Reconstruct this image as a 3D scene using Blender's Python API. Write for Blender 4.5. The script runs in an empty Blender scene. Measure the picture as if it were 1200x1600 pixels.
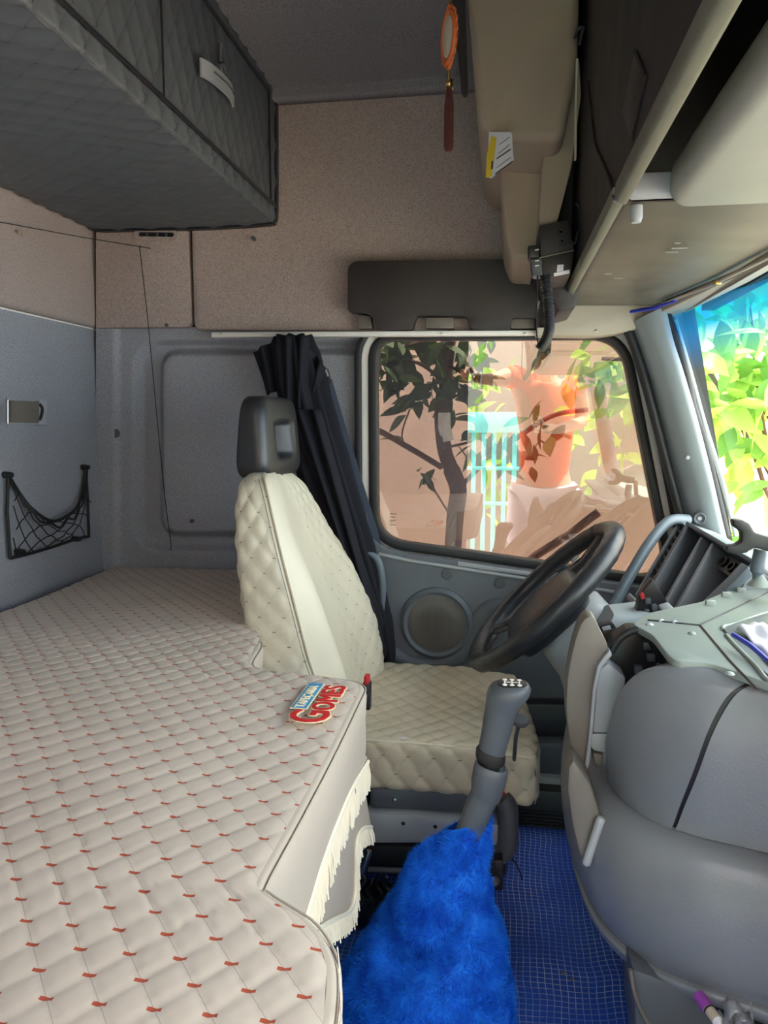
import bpy, bmesh, math, random
import numpy as np
from mathutils import Vector, Matrix
from math import pi, sin, cos, radians as R
random.seed(7); rng = np.random.default_rng(7)
S = bpy.context.scene; C = S.collection

# ---------------------------------------------------------------- camera, world, sun, exposure
CAM = Vector((0, 0, 1.02)); FPX = 1155.0; YAW = R(9.04); PITCH = R(6.91)
fwd = Vector((-sin(YAW)*cos(PITCH), cos(YAW)*cos(PITCH), -sin(PITCH)))
right = Vector((cos(YAW), sin(YAW), 0)); up = right.cross(fwd)
cd = bpy.data.cameras.new('camera'); cd.sensor_fit = 'VERTICAL'; cd.sensor_height = 36; cd.lens = FPX/1600*36
cd.clip_start = 0.02; cd.clip_end = 100
cam = bpy.data.objects.new('camera', cd); C.objects.link(cam)
cam.matrix_world = Matrix.Translation(CAM) @ Matrix((right, up, -fwd)).transposed().to_4x4()
S.camera = cam
w = bpy.data.worlds.new('sky'); S.world = w; w.use_nodes = True
bg = w.node_tree.nodes['Background']; bg.inputs[0].default_value = (0.94, 0.97, 1.0, 1); bg.inputs[1].default_value = 2.6
sd = bpy.data.lights.new('sun', 'SUN'); sd.energy = 11.0; sd.angle = R(1.0); sd.color = (1, 0.95, 0.86)
sun = bpy.data.objects.new('sun', sd); C.objects.link(sun)
sun.rotation_euler = Vector((0.30, 0.05, 0.95)).to_track_quat('Z', 'Y').to_euler(); sun.location = (2, 3, 6)
S.view_settings.view_transform = 'Standard'; S.view_settings.look = 'None'
S.view_settings.exposure = 1.68; S.view_settings.gamma = 1.0; S.view_settings.use_curve_mapping = False
S.cycles.use_denoising = True; S.cycles.max_bounces = 10; S.cycles.diffuse_bounces = 6
S.cycles.sample_clamp_indirect = 8

# ---------------------------------------------------------------- helpers
def ray(px, py): return (fwd*FPX + right*(px-600) + up*(800-py))
def atY(px, py, Y): d = ray(px, py); return CAM + d*((Y-CAM.y)/d.y)
def atX(px, py, X): d = ray(px, py); return CAM + d*((X-CAM.x)/d.x)
def atZ(px, py, Z): d = ray(px, py); return CAM + d*((Z-CAM.z)/d.z)

def finish(name, me, mat, parent=None, smooth=True, angle=None):
    o = bpy.data.objects.new(name, me); C.objects.link(o)
    if mat is not None and not me.materials: me.materials.append(mat)
    if smooth:
        me.polygons.foreach_set('use_smooth', [True]*len(me.polygons))
        if angle is not None:
            try: me.set_sharp_from_angle(angle=R(angle))
            except Exception: pass
    if parent is not None: o.parent = parent
    return o
def mesh(name, vs, fs, mat, parent=None, smooth=False, angle=None, uv=None):
    me = bpy.data.meshes.new(name); me.from_pydata([tuple(v) for v in vs], [], fs); me.update()
    if uv is not None:
        l = me.uv_layers.new(name='UVMap'); vi = np.empty(len(me.loops), int); me.loops.foreach_get('vertex_index', vi)
        l.data.foreach_set('uv', np.asarray(uv, float)[vi].ravel())
    return finish(name, me, mat, parent, smooth, angle)
def bmobj(name, bm, mat, parent=None, smooth=True, angle=35):
    bmesh.ops.recalc_face_normals(bm, faces=bm.faces)
    me = bpy.data.meshes.new(name); bm.to_mesh(me); bm.free(); return finish(name, me, mat, parent, smooth, angle)
def thing(name, label, cat, loc=(0, 0, 0), group=None):
    o = bpy.data.objects.new(name, None); C.objects.link(o); o.empty_display_size = .05
    o['label'] = label; o['category'] = cat
    if group: o['group'] = group
    return o
def tag(o, label, cat, group=None, kind=None):
    o['label'] = label; o['category'] = cat
    if group: o['group'] = group
    if kind: o['kind'] = kind
    return o
def struct(o, label=None):
    o['kind'] = 'structure'
    if label: o['label'] = label
    return o
def empty_struct(name, label=None):
    o = bpy.data.objects.new(name, None); C.objects.link(o); return struct(o, label)
def bevel(bm, r, seg=2, ang=30):
    if r <= 0: return
    es = [e for e in bm.edges if len(e.link_faces) == 2 and e.calc_face_angle(0) > R(ang)]
    bmesh.ops.bevel(bm, geom=es, offset=r, segments=seg, affect='EDGES', profile=.5, clamp_overlap=True)
def prism(name, pts, ext, mat, parent=None, bev=.003, seg=2):
    """closed 3-D polygon pts pushed along vector ext"""
    bm = bmesh.new(); ext = Vector(ext); n = len(pts)
    a = [bm.verts.new(Vector(p)) for p in pts]; b = [bm.verts.new(Vector(p)+ext) for p in pts]
    bm.faces.new(a); bm.faces.new(b[::-1])
    for i in range(n): bm.faces.new((a[i], b[i], b[(i+1) % n], a[(i+1) % n]))
    bmesh.ops.recalc_face_normals(bm, faces=bm.faces)
    bevel(bm, bev, seg)
    for f in list(bm.faces):
        if len(f.verts) > 6: bmesh.ops.triangulate(bm, faces=[f])
    return bmobj(name, bm, mat, parent)
def pprism(name, px, Y, dy, mat, parent=None, bev=.003, seg=2):
    return prism(name, [atY(x, y, Y) for x, y in px], (0, dy, 0), mat, parent, bev, seg)
def box(name, lo, hi, mat, parent=None, bev=.003, seg=2, M=None):
    bm = bmesh.new(); bmesh.ops.create_cube(bm, size=1)
    lo, hi = Vector(lo), Vector(hi)
    for v in bm.verts: v.co = Vector(((lo[i]+hi[i])/2 + v.co[i]*(hi[i]-lo[i]) for i in range(3)))
    bevel(bm, bev, seg)
    if M is not None: bm.transform(M)
    return bmobj(name, bm, mat, parent)
def smooth_path(pts, n=8, closed=False):
    pts = [Vector(p) for p in pts]; out = []; m = len(pts)
    for i in range(m if closed else m-1):
        g = (lambda k: pts[k % m]) if closed else (lambda k: pts[min(max(k, 0), m-1)])
        p0, p1, p2, p3 = g(i-1), g(i), g(i+1), g(i+2)
        for k in range(n):
            t = k/n
            out.append(.5*((2*p1)+(-p0+p2)*t+(2*p0-5*p1+4*p2-p3)*t*t+(-p0+3*p1-3*p2+p3)*t**3))
    if not closed: out.append(pts[-1])
    return out
def loft_data(rings, closed=True, cap=True):
    n = len(rings[0]); vs = [v for r in rings for v in r]; fs = []
    for i in range(len(rings)-1):
        for j in range(n if closed else n-1):
            k = (j+1) % n; fs.append((i*n+j, i*n+k, (i+1)*n+k, (i+1)*n+j))
    if cap and closed:
        fs.append(tuple(range(n))[::-1]); fs.append(tuple((len(rings)-1)*n+j for j in range(n)))
    return vs, fs
def loft(name, rings, mat, parent=None, closed=True, cap=True, uv=None, angle=40):
    vs, fs = loft_data(rings, closed, cap)
    bm = bmesh.new(); bv = [bm.verts.new(v) for v in vs]
    if uv is None:
        for f in fs:
            try: bm.faces.new([bv[i] for i in f])
            except ValueError: pass
        return bmobj(name, bm, mat, parent, angle=angle)
    bm.free(); return mesh(name, vs, fs, mat, parent, True, angle, uv)
def tube_data(pts, rad, seg=10, flat=1.0, upv=None):
    pts = [Vector(p) for p in pts]; n = len(pts); rads = rad if isinstance(rad, (list, tuple)) else [rad]*n
    rings = []; t0 = (pts[1]-pts[0]).normalized()
    u = Vector(upv) if upv is not None else (Vector((0, 0, 1)) if abs(t0.z) < .9 else Vector((1, 0, 0)))
    u = (u - t0*u.dot(t0)).normalized()
    for i in range(n):
        t = (pts[min(i+1, n-1)]-pts[max(i-1, 0)]).normalized()
        u = (u - t*u.dot(t)).normalized(); v = t.cross(u)
        rings.append([pts[i]+(u*cos(2*pi*k/seg)+v*sin(2*pi*k/seg)*flat)*rads[i] for k in range(seg)])
    return rings
def tube(name, pts, rad, mat, parent=None, seg=10, flat=1.0, upv=None):
    return loft(name, tube_data(pts, rad, seg, flat, upv), mat, parent, angle=50)
def multi(name, datas, mat, parent=None, smooth=True, angle=40):
    vs, fs = [], []
    for dv, df in datas:
        o = len(vs); vs += list(dv); fs += [tuple(i+o for i in f) for f in df]
    return mesh(name, vs, fs, mat, parent, smooth, angle)
def lathe(name, prof, origin, axis, mat, parent=None, seg=32, angle=35):
    """prof = [(radius, distance along axis)]"""
    axis = Vector(axis).normalized(); u = axis.orthogonal().normalized(); v = axis.cross(u); o = Vector(origin)
    rings = [[o+axis*h+(u*cos(2*pi*k/seg)+v*sin(2*pi*k/seg))*max(r, 1e-5) for k in range(seg)] for r, h in prof]
    return loft(name, rings, mat, parent, angle=angle)
def grid(name, f, nu, nv, mat, parent=None, uvf=None, thick=0, keep=None):
    vs, uv, fs = [], [], []
    for j in range(nv+1):
        for i in range(nu+1):
            p = f(i/nu, j/nv); vs.append(p); uv.append(uvf(i/nu, j/nv) if uvf else (i/nu, j/nv))
    for j in range(nv):
        for i in range(nu):
            if keep and not keep((i+.5)/nu, (j+.5)/nv): continue
            a = j*(nu+1)+i; fs.append((a, a+1, a+nu+2, a+nu+1))
    o = mesh(name, vs, fs, mat, parent, True, 60, uv)
    if thick:
        m = o.modifiers.new('thick', 'SOLIDIFY'); m.thickness = thick; m.offset = 0
    return o
def roundpoly(pts, rads, n=6):
    """2-D polygon with rounded corners"""
    out = []; m = len(pts)
    for i in range(m):
        p = Vector(pts[i]).to_2d(); a = Vector(pts[i-1]).to_2d()-p; b = Vector(pts[(i+1) % m]).to_2d()-p
        r = rads[i] if isinstance(rads, (list, tuple)) else rads
        r = min(r, a.length*.49, b.length*.49)
        if r <= 0: out += [p.copy() for _ in range(n+1)]; continue
        A = p+a.normalized()*r; B = p+b.normalized()*r
        for k in range(n+1):
            t = k/n; out.append(A*(1-t)**2+p*2*t*(1-t)+B*t*t)
    return out
def offset2(pts, d):
    out = []; m = len(pts)
    for i in range(m):
        j = 1
        while (pts[(i+j) % m]-pts[i]).length < 1e-6: j += 1
        k = 1
        while (pts[i]-pts[i-k]).length < 1e-6: k += 1
        t = ((pts[(i+j) % m]-pts[i]).normalized()+(pts[i]-pts[i-k]).normalized()).normalized()
        out.append(pts[i]+Vector((t.y, -t.x))*d)
    return out
def rects(c, sx, sy, rr, n, e1, e2):
    """rounded rectangle ring in the plane e1,e2"""
    P = roundpoly([(-sx, -sy), (sx, -sy), (sx, sy), (-sx, sy)], rr, n)
    return [Vector(c)+Vector(e1)*p.x+Vector(e2)*p.y for p in P]
def displace(o, fn):
    """move each vertex along its normal by fn(u, v)"""
    me = o.data; n = len(me.vertices); co = np.empty(n*3); me.vertices.foreach_get('co', co); co = co.reshape(-1, 3)
    no = np.empty(n*3); me.vertex_normals.foreach_get('vector', no); no = no.reshape(-1, 3)
    uvs = np.zeros((n, 2)); L = len(me.loops); vi = np.empty(L, int); me.loops.foreach_get('vertex_index', vi)
    uu = np.empty(L*2); me.uv_layers[0].data.foreach_get('uv', uu); uvs[vi] = uu.reshape(-1, 2)
    co += no*fn(uvs, co)[:, None]; me.vertices.foreach_set('co', co.ravel()); me.update()
def lat(uvs, a, b):
    det = a[0]*b[1]-a[1]*b[0]
    U = (uvs[:, 0]*b[1]-uvs[:, 1]*b[0])/det; V = (uvs[:, 1]*a[0]-uvs[:, 0]*a[1])/det
    return U, V
def puff(a, b, h):
    def f(uvs, co):
        U, V = lat(uvs, a, b)
        return h*((np.abs(np.sin(pi*U))*np.abs(np.sin(pi*V)))**.45)
    return f
def groove(a, b, h, w=.2):
    def f(uvs, co):
        U, V = lat(uvs, a, b); g = lambda t: np.clip(np.abs(t-np.round(t))/w, 0, 1)
        k = lambda t: np.sqrt(1-(1-t)**2)
        return h*(k(g(U))*k(g(V))*.8+.2*(np.abs(np.sin(pi*U))*np.abs(np.sin(pi*V)))**.5)
    return f

# ---------------------------------------------------------------- node material helpers
class N:
    def __init__(s, t, k): s.t, s.k = t, k
    def op(s, o, *a):
        n = s.t.nodes.new('ShaderNodeMath'); n.operation = o
        for i, x in enumerate((s,)+a):
            if isinstance(x, N): s.t.links.new(x.k, n.inputs[i])
            else: n.inputs[i].default_value = x
        return N(s.t, n.outputs[0])
    def __add__(s, o): return s.op('ADD', o)
    def __sub__(s, o): return s.op('SUBTRACT', o)
    def __mul__(s, o): return s.op('MULTIPLY', o)
    def lt(s, o): return s.op('LESS_THAN', o)
    def abs(s): return s.op('ABSOLUTE')
    def rnd(s): return s.op('ROUND')
    def mx(s, o): return s.op('MAXIMUM', o)
def base_mat(name, col, rough=.6, metal=0, spec=.5, **kw):
    m = bpy.data.materials.new(name); m.use_nodes = True; b = m.node_tree.nodes['Principled BSDF']
    b.inputs['Base Color'].default_value = (*col, 1); b.inputs['Roughness'].default_value = rough
    b.inputs['Metallic'].default_value = metal; b.inputs['Specular IOR Level'].default_value = spec
    for k, v in kw.items(): b.inputs[k.replace('_', ' ')].default_value = v
    return m
def srgb(r, g, b): return tuple(((c/255)/12.92 if c/255 < .04045 else ((c/255+.055)/1.055)**2.4) for c in (r, g, b))
def noise(t, scale, det=3, vec=None):
    n = t.nodes.new('ShaderNodeTexNoise'); n.inputs['Scale'].default_value = scale; n.inputs['Detail'].default_value = det
    if vec is None:
        tc = t.nodes.new('ShaderNodeTexCoord'); vec = tc.outputs['Object']
    t.links.new(vec, n.inputs['Vector']); return n.outputs['Fac']
def mixc(t, fac, c1, c2):
    n = t.nodes.new('ShaderNodeMix'); n.data_type = 'RGBA'
    for inp, x in ((n.inputs[0], fac), (n.inputs[6], c1), (n.inputs[7], c2)):
        if isinstance(x, N): t.links.new(x.k, inp)
        elif hasattr(x, 'links'): t.links.new(x, inp)
        elif isinstance(x, (int, float)): inp.default_value = x
        else: inp.default_value = (*x, 1)
    return n.outputs[2]
def ramp(t, k, stops):
    n = t.nodes.new('ShaderNodeValToRGB'); t.links.new(k, n.inputs[0]); e = n.color_ramp.elements
    while len(e) < len(stops): e.new(.5)
    for i, (p, c) in enumerate(stops): e[i].position = p; e[i].color = (*c, 1)
    return n.outputs[0]
def bump(m, h, strength=.3, dist=.002):
    t = m.node_tree; n = t.nodes.new('ShaderNodeBump'); n.inputs['Strength'].default_value = strength; n.inputs['Distance'].default_value = dist
    t.links.new(h.k if isinstance(h, N) else h, n.inputs['Height']); t.links.new(n.outputs[0], t.nodes['Principled BSDF'].inputs['Normal'])
def setcol(m, c): m.node_tree.links.new(c, m.node_tree.nodes['Principled BSDF'].inputs['Base Color'])
def plastic(name, rgb, rough=.45, grain=900, bs=.25, var=.12, spec=.5, dirt=6):
    c = srgb(*rgb); m = base_mat(name, c, rough, spec=spec); t = m.node_tree
    n1 = noise(t, dirt, 5); setcol(m, ramp(t, n1, [(.3, tuple(x*(1-var) for x in c)), (.7, tuple(min(1, x*(1+var)) for x in c))]))
    bump(m, noise(t, grain, 2), bs, .0006)
    n2 = noise(t, 14, 4); mr = t.nodes.new('ShaderNodeMapRange'); t.links.new(n2, mr.inputs[0])
    mr.inputs[3].default_value = max(rough-.07, .03); mr.inputs[4].default_value = rough+.12
    t.links.new(mr.outputs[0], t.nodes['Principled BSDF'].inputs['Roughness'])
    return m
def felt(name, rgb, var=.16):
    c = srgb(*rgb); m = base_mat(name, c, .95, spec=.15); t = m.node_tree
    f = noise(t, 420, 3); g = noise(t, 3.0, 4)
    a = ramp(t, f, [(.34, tuple(x*(1-var*2.2) for x in c)), (.5, c), (.68, tuple(min(1, x*(1+var*1.3)) for x in c))])
    b = ramp(t, g, [(.3, (.9, .9, .9)), (.7, (1, 1, 1))])
    mm = t.nodes.new('ShaderNodeMix'); mm.data_type = 'RGBA'; mm.blend_type = 'MULTIPLY'; mm.inputs[0].default_value = 1
    t.links.new(a, mm.inputs[6]); t.links.new(b, mm.inputs[7]); setcol(m, mm.outputs[2]); bump(m, f, .35, .001)
    return m
def quilt(name, rgb, thread, a, b, L, W, lw, rough=.55, lines=.5, dashdir=(1, 0), spec=.3, both=False, var=.06):
    c = srgb(*rgb); th = srgb(*thread); m = base_mat(name, c, rough, spec=spec); t = m.node_tree
    tc = t.nodes.new('ShaderNodeTexCoord'); sp = t.nodes.new('ShaderNodeSeparateXYZ'); t.links.new(tc.outputs['UV'], sp.inputs[0])
    x, y = N(t, sp.outputs[0]), N(t, sp.outputs[1]); det = a[0]*b[1]-a[1]*b[0]
    U = x*(b[1]/det)-y*(b[0]/det); V = y*(a[0]/det)-x*(a[1]/det)
    fu, fv = U-U.rnd(), V-V.rnd(); dx = fu*a[0]+fv*b[0]; dy = fu*a[1]+fv*b[1]
    p = dx*dashdir[0]+dy*dashdir[1]; q = dy*dashdir[0]-dx*dashdir[1]
    dash = p.abs().lt(L)*q.abs().lt(W)
    la = math.hypot(*a); ln = (fv.abs()*(abs(det)/la)).lt(lw)*lines
    if both: ln = ln.mx((fu.abs()*(abs(det)/math.hypot(*b))).lt(lw)*lines)
    n1 = noise(t, 7, 4); cc = ramp(t, n1, [(.3, tuple(k*(1-var) for k in c)), (.7, tuple(min(1, k*(1+var)) for k in c))])
    setcol(m, mixc(t, dash, mixc(t, ln, cc, tuple(.45*k+.05*j for k, j in zip(c, th))), th)); bump(m, noise(t, 1400, 2), .2, .0005)
    return m

M = {}
M['felt_top'] = felt('warm speckled felt', (176, 160, 154))
M['felt_low'] = felt('cool speckled felt', (164, 166, 174))
M['felt_roof'] = felt('roof felt', (140, 136, 140))
M['dark'] = plastic('dark grey plastic', (82, 86, 92), .42)
M['door'] = plastic('door panel plastic', (92, 98, 105), .5)
M['dash'] = plastic('dash grey plastic', (118, 122, 128), .30, var=.08)
M['dash_top'] = plastic('dash top green grey', (140, 150, 145), .45, var=.06)
M['grain'] = plastic('leather grain plastic', (120, 124, 130), .31, grain=260, bs=.5)
M['light'] = plastic('light grey plastic', (160, 164, 168), .42)
M['pillar'] = plastic('pillar grey plastic', (158, 168, 172), .42, var=.05)
M['taupe'] = plastic('taupe plastic', (112, 106, 98), .45)
M['mesh'] = plastic('speaker mesh brown grey', (92, 88, 84), .6)
M['black'] = plastic('black plastic', (34, 34, 37), .35)
M['blackm'] = plastic('matt black', (38, 34, 35), .62)
M['rubber'] = plastic('black rubber', (36, 37, 40), .45, var=.05)
M['bluegrey'] = plastic('blue grey tube', (92, 104, 114), .38)
M['leather_bk'] = plastic('black leather', (42, 43, 46), .33, grain=500, bs=.4)
M['visor'] = plastic('warm black panel', (52, 46, 46), .5, var=.05)
M['beige'] = plastic('beige vinyl', (170, 153, 133), .6, var=.05)
M['header'] = plastic('beige header trim', (190, 180, 162), .5, var=.04)
M['white'] = plastic('white painted metal', (240, 236, 230), .35, var=.03)
M['steel'] = base_mat('steel', (.62, .6, .57), .3, 1)
M['chrome'] = base_mat('chrome', (.75, .75, .75), .15, 1)
M['gold'] = base_mat('gold', (.85, .55, .2), .25, 1)
M['console'] = plastic('overhead console black', (46, 42, 42), .5)
M['lid'] = plastic('overhead lid grey', (140, 141, 132), .4, var=.05)
M['rim'] = plastic('overhead rim green grey', (122, 122, 106), .45)
M['hatch'] = plastic('overhead hatch olive', (94, 91, 80), .38, dirt=12, var=.15)
M['red'] = plastic('red plastic', (200, 40, 44), .4)
M['orange'] = plastic('orange lattice', (205, 105, 50), .4)
M['tassel'] = base_mat('brown tassel', srgb(84, 44, 42), .8)
M['paper'] = base_mat('paper', srgb(214, 214, 222), .8)
M['yellow'] = base_mat('yellow print', srgb(214, 186, 40), .7)
M['ink'] = base_mat('ink', srgb(50, 45, 50), .7)
M['cloth'] = base_mat('black cloth', srgb(34, 35, 42), .85, spec=.2); bump(M['cloth'], noise(M['cloth'].node_tree, 700, 2), .5, .001)
M['belt'] = base_mat('seat belt webbing', srgb(78, 86, 104), .8)
M['fringe'] = base_mat('cream fringe', srgb(236, 228, 206), .85)
M['skirt'] = plastic('grey beige fabric', (186, 174, 160), .85, grain=1500, var=.05, spec=.15)
M['cord'] = base_mat('black cord', srgb(22, 22, 24), .6)
M['blue_plastic'] = plastic('blue pen', (40, 60, 190), .3)
A_, B_ = (.0224, -.0248), (.0194, .0248)
M['bed'] = quilt('quilted beige vinyl', (208, 194, 180), (176, 84, 62), A_, B_, .0055, .0017, .0004, lines=.5)
SA, SB = (.026, .030), (.026, -.030)
M['seat'] = quilt('quilted cream leather', (216, 208, 186), (120, 98, 78), SA, SB, .0036, .0007, .0003, rough=.38, lines=.35, spec=.5, both=True)
M['seatpan'] = quilt('quilted cushion leather', (198, 186, 162), (120, 98, 78), SA, SB, .0045, .0007, .0003, rough=.42, lines=.3, spec=.5, both=True)
M['cream'] = plastic('cream leather', (216, 208, 186), .4, grain=700, var=.05)
DA, DB = (.045, .030), (.045, -.030)
M['dquilt'] = quilt('quilted charcoal vinyl', (88, 92, 98), (36, 38, 42), DA, DB, .0045, .0009, .0009, rough=.42, lines=.45, spec=.4, both=True)
def matfloor():
    m = base_mat('blue checked mat', srgb(22, 66, 168), .42); t = m.node_tree
    tc = t.nodes.new('ShaderNodeTexCoord'); nz = t.nodes.new('ShaderNodeTexNoise'); nz.inputs['Scale'].default_value = 5
    t.links.new(tc.outputs['Object'], nz.inputs['Vector'])
    mp = t.nodes.new('ShaderNodeVectorMath'); mp.operation = 'SCALE'; mp.inputs['Scale'].default_value = .03; t.links.new(nz.outputs['Color'], mp.inputs[0])
    ad = t.nodes.new('ShaderNodeVectorMath'); t.links.new(tc.outputs['Object'], ad.inputs[0]); t.links.new(mp.outputs[0], ad.inputs[1])
    sp = t.nodes.new('ShaderNodeSeparateXYZ'); t.links.new(ad.outputs[0], sp.inputs[0]); g = None
    for i in (0, 1):
        q = N(t, sp.outputs[i])*(1/.0125); l = (q-q.rnd()).abs().lt(.055); g = l if g is None else g.mx(l)
    wear = noise(t, 9, 4); wr = ramp(t, wear, [(.42, (.35, .35, .35)), (.62, (.9, .9, .9))])
    sw = t.nodes.new('ShaderNodeSeparateColor'); t.links.new(wr, sw.inputs[0])
    base = ramp(t, noise(t, 4, 4), [(.3, srgb(22, 66, 170)), (.7, srgb(40, 98, 212))])
    setcol(m, mixc(t, g*N(t, sw.outputs[0]), base, srgb(205, 216, 236))); bump(m, g, .4, .001); return m
M['mat'] = matfloor()
def furmat():
    m = base_mat('blue fur', srgb(10, 92, 205), .75, spec=.2); t = m.node_tree
    setcol(m, ramp(t, noise(t, 30, 4), [(.3, srgb(8, 78, 200)), (.7, srgb(34, 132, 242))])); return m
M['fur'] = furmat()
def glassmat(name, tint, refl, band=False, rough=0):
    m = bpy.data.materials.new(name); m.use_nodes = True; t = m.node_tree; t.nodes.clear()
    o = t.nodes.new('ShaderNodeOutputMaterial'); tr = t.nodes.new('ShaderNodeBsdfTransparent'); gl = t.nodes.new('ShaderNodeBsdfGlossy')
    tr.inputs[0].default_value = (*tint, 1); gl.inputs['Roughness'].default_value = rough; gl.inputs[0].default_value = (1, 1, 1, 1)
    mx = t.nodes.new('ShaderNodeMixShader'); fr = t.nodes.new('ShaderNodeLayerWeight'); fr.inputs[0].default_value = .5
    k = N(t, fr.outputs['Facing']).op('POWER', 5.0)*(1-refl)+refl; t.links.new(k.k, mx.inputs[0])
    if band:
        tc = t.nodes.new('ShaderNodeTexCoord'); sp = t.nodes.new('ShaderNodeSeparateXYZ'); t.links.new(tc.outputs['Object'], sp.inputs[0])
        mr = t.nodes.new('ShaderNodeMapRange'); t.links.new(sp.outputs[2], mr.inputs[0]); mr.inputs[1].default_value = 1.14; mr.inputs[2].default_value = 1.24
        t.links.new(mixc(t, N(t, mr.outputs[0]), tint, (.0, .20, .46)), tr.inputs[0]); bandk = N(t, mr.outputs[0])*.30
    src = tr.outputs[0]
    if band:
        tl = t.nodes.new('ShaderNodeBsdfTranslucent'); tl.inputs[0].default_value = (.02, .18, .42, 1); m2 = t.nodes.new('ShaderNodeMixShader')
        t.links.new(bandk.k, m2.inputs[0]); t.links.new(src, m2.inputs[1]); t.links.new(tl.outputs[0], m2.inputs[2]); src = m2.outputs[0]
    t.links.new(src, mx.inputs[1]); t.links.new(gl.outputs[0], mx.inputs[2]); t.links.new(mx.outputs[0], o.inputs[0]); return m
M['glass'] = glassmat('tinted side glass', (.46, .44, .43), .17)
M['wglass'] = glassmat('windscreen glass', (.85, .9, .86), .02, True)
def leafmat(name, c1, c2, trans=.35):
    m = base_mat(name, c1, .5, spec=.4); t = m.node_tree
    oi = t.nodes.new('ShaderNodeObjectInfo'); setcol(m, mixc(t, N(t, oi.outputs['Random']), c1, c2))
    b = t.nodes['Principled BSDF']; tl = t.nodes.new('ShaderNodeBsdfTranslucent'); mx = t.nodes.new('ShaderNodeMixShader'); mx.inputs[0].default_value = trans
    t.links.new(mixc(t, N(t, oi.outputs['Random']), c1, c2), tl.inputs[0])
    t.links.new(b.outputs[0], mx.inputs[1]); t.links.new(tl.outputs[0], mx.inputs[2]); t.links.new(mx.outputs[0], t.nodes['Material Output'].inputs[0]); return m
M['leaf'] = leafmat('dark leaf', srgb(38, 58, 30), srgb(70, 96, 44), .25)
M['leafb'] = leafmat('bright leaf', srgb(110, 165, 80), srgb(205, 232, 120), .5)
M['bark'] = plastic('bark', (92, 66, 56), .85, grain=60, bs=.8, var=.3)
M['peach'] = plastic('peach painted wall', (232, 198, 176), .9, grain=200, var=.04, dirt=2)
M['backdrop'] = plastic('grey yard wall', (120, 122, 116), .9, grain=200, dirt=2)
M['ground'] = plastic('pale paving', (186, 176, 164), .9, grain=80)
M['teal'] = plastic('teal gate paint', (120, 205, 200), .5)
M['shirt'] = base_mat('orange shirt', srgb(255, 92, 50), .85)
M['shorts'] = base_mat('white shorts', srgb(236, 228, 232), .85)
M['skin'] = base_mat('skin', srgb(196, 140, 112), .6)
M['hair'] = base_mat('dark hair', srgb(40, 30, 26), .8)
M['etch'] = base_mat('glass etching', srgb(60, 52, 50), .7)
# ---------------------------------------------------------------- the shell of the cab
def area2(p): return sum(p[i].x*p[(i+1) % len(p)].y-p[(i+1) % len(p)].x*p[i].y for i in range(len(p)))
def grow(p, d): return offset2(p, d if area2(p) > 0 else -d)
def ring(name, inner, outer, Y0, Y1, mat, parent=None, bev=0):
    n = len(inner); bm = bmesh.new()
    V = [[bm.verts.new(atY(p.x, p.y, Y)) if k == 0 else bm.verts.new(Vector((atY(p.x, p.y, Y0).x, Y, atY(p.x, p.y, Y0).z))) for p in L] for L, Y, k in ((inner, Y0, 0), (outer, Y0, 0), (outer, Y1, 1), (inner, Y1, 1))]
    for a in range(4):
        b = (a+1) % 4
        for i in range(n):
            j = (i+1) % n
            if (V[a][i].co-V[a][j].co).length < 1e-7: continue
            bm.faces.new((V[a][i], V[a][j], V[b][j], V[b][i]))
    bmesh.ops.remove_doubles(bm, verts=bm.verts, dist=1e-6)
    bmesh.ops.recalc_face_normals(bm, faces=bm.faces)
    bevel(bm, bev, 2, 50)
    return bmobj(name, bm, mat, parent)
XR = atY(156, 700, 2.0).x
ZS = atY(160, 513, 2.0).z
floor = struct(grid('floor', lambda u, v: Vector((-1.15+u*2.1, -.35+v*2.4, .004*sin(u*23+v*9)+.003*sin(v*31-u*12)+(.02*math.exp(-((u-.66)/.02)**2)))), 120, 120, M['mat']), 'blue floor mat with a fine white check')
wl = empty_struct('wall_left', 'felt lined rear wall of the cab')
prism('lower_panel', [(XR, -.35, .25), (XR, 2.09, .25), (XR, 2.09, ZS), (XR, -.35, ZS)], (-.05, 0, 0), M['felt_low'], wl, .006)
prism('upper_panel', [(XR+.022, -.35, ZS), (XR+.022, 2.09, ZS), (XR+.022, 2.09, 1.98), (XR+.022, -.35, 1.98)], (-.07, 0, 0), M['felt_top'], wl, .014, 3)
wb = empty_struct('wall_back', 'felt lined side wall around the driver window')
def sd(x, y, x0, x1, y0, y1, r):
    cx, cy, hx, hy = (x0+x1)/2, (y0+y1)/2, (x1-x0)/2-r, (y1-y0)/2-r
    a, b = abs(x-cx)-hx, abs(y-cy)-hy
    return math.hypot(max(a, 0), max(b, 0))+min(max(a, b), 0)-r
def sst(a, b, x):
    t = min(max((x-a)/(b-a), 0), 1); return t*t*(3-2*t)
def lowf(u, v):
    px, py = 150+u*425, 510+v*440
    d = .036*sst(4, -7, sd(px, py, 207, 760, 532, 860, 40))*sst(-7, 9, sd(px, py, 247, 760, 549, 836, 26))
    d += .012*sst(176, 186, px)
    p = atY(px, py, 1.99); return Vector((p.x, 1.99+d, p.z))
grid('recessed_panel', lowf, 170, 170, M['felt_low'], wb)
up1 = [atY(x, y, 1.965) for x, y in [(150, 60), (291, 60), (298, 498)] ]
P1 = roundpoly([(150, 300), (291, 300), (299, 511), (150, 512)], [0, 2, 14, 0]); pprism('corner_panel', P1, 1.965, .03, M['felt_top'], wb, .004)
P2 = roundpoly([(293, 118), (1000, 118), (1000, 520), (303, 515)], [0, 0, 0, 12]); pprism('upper_panel', P2, 1.965, .03, M['felt_top'], wb, .004)
ZT = atY(500, 122, 1.965).z
ZR = 1.915
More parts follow.
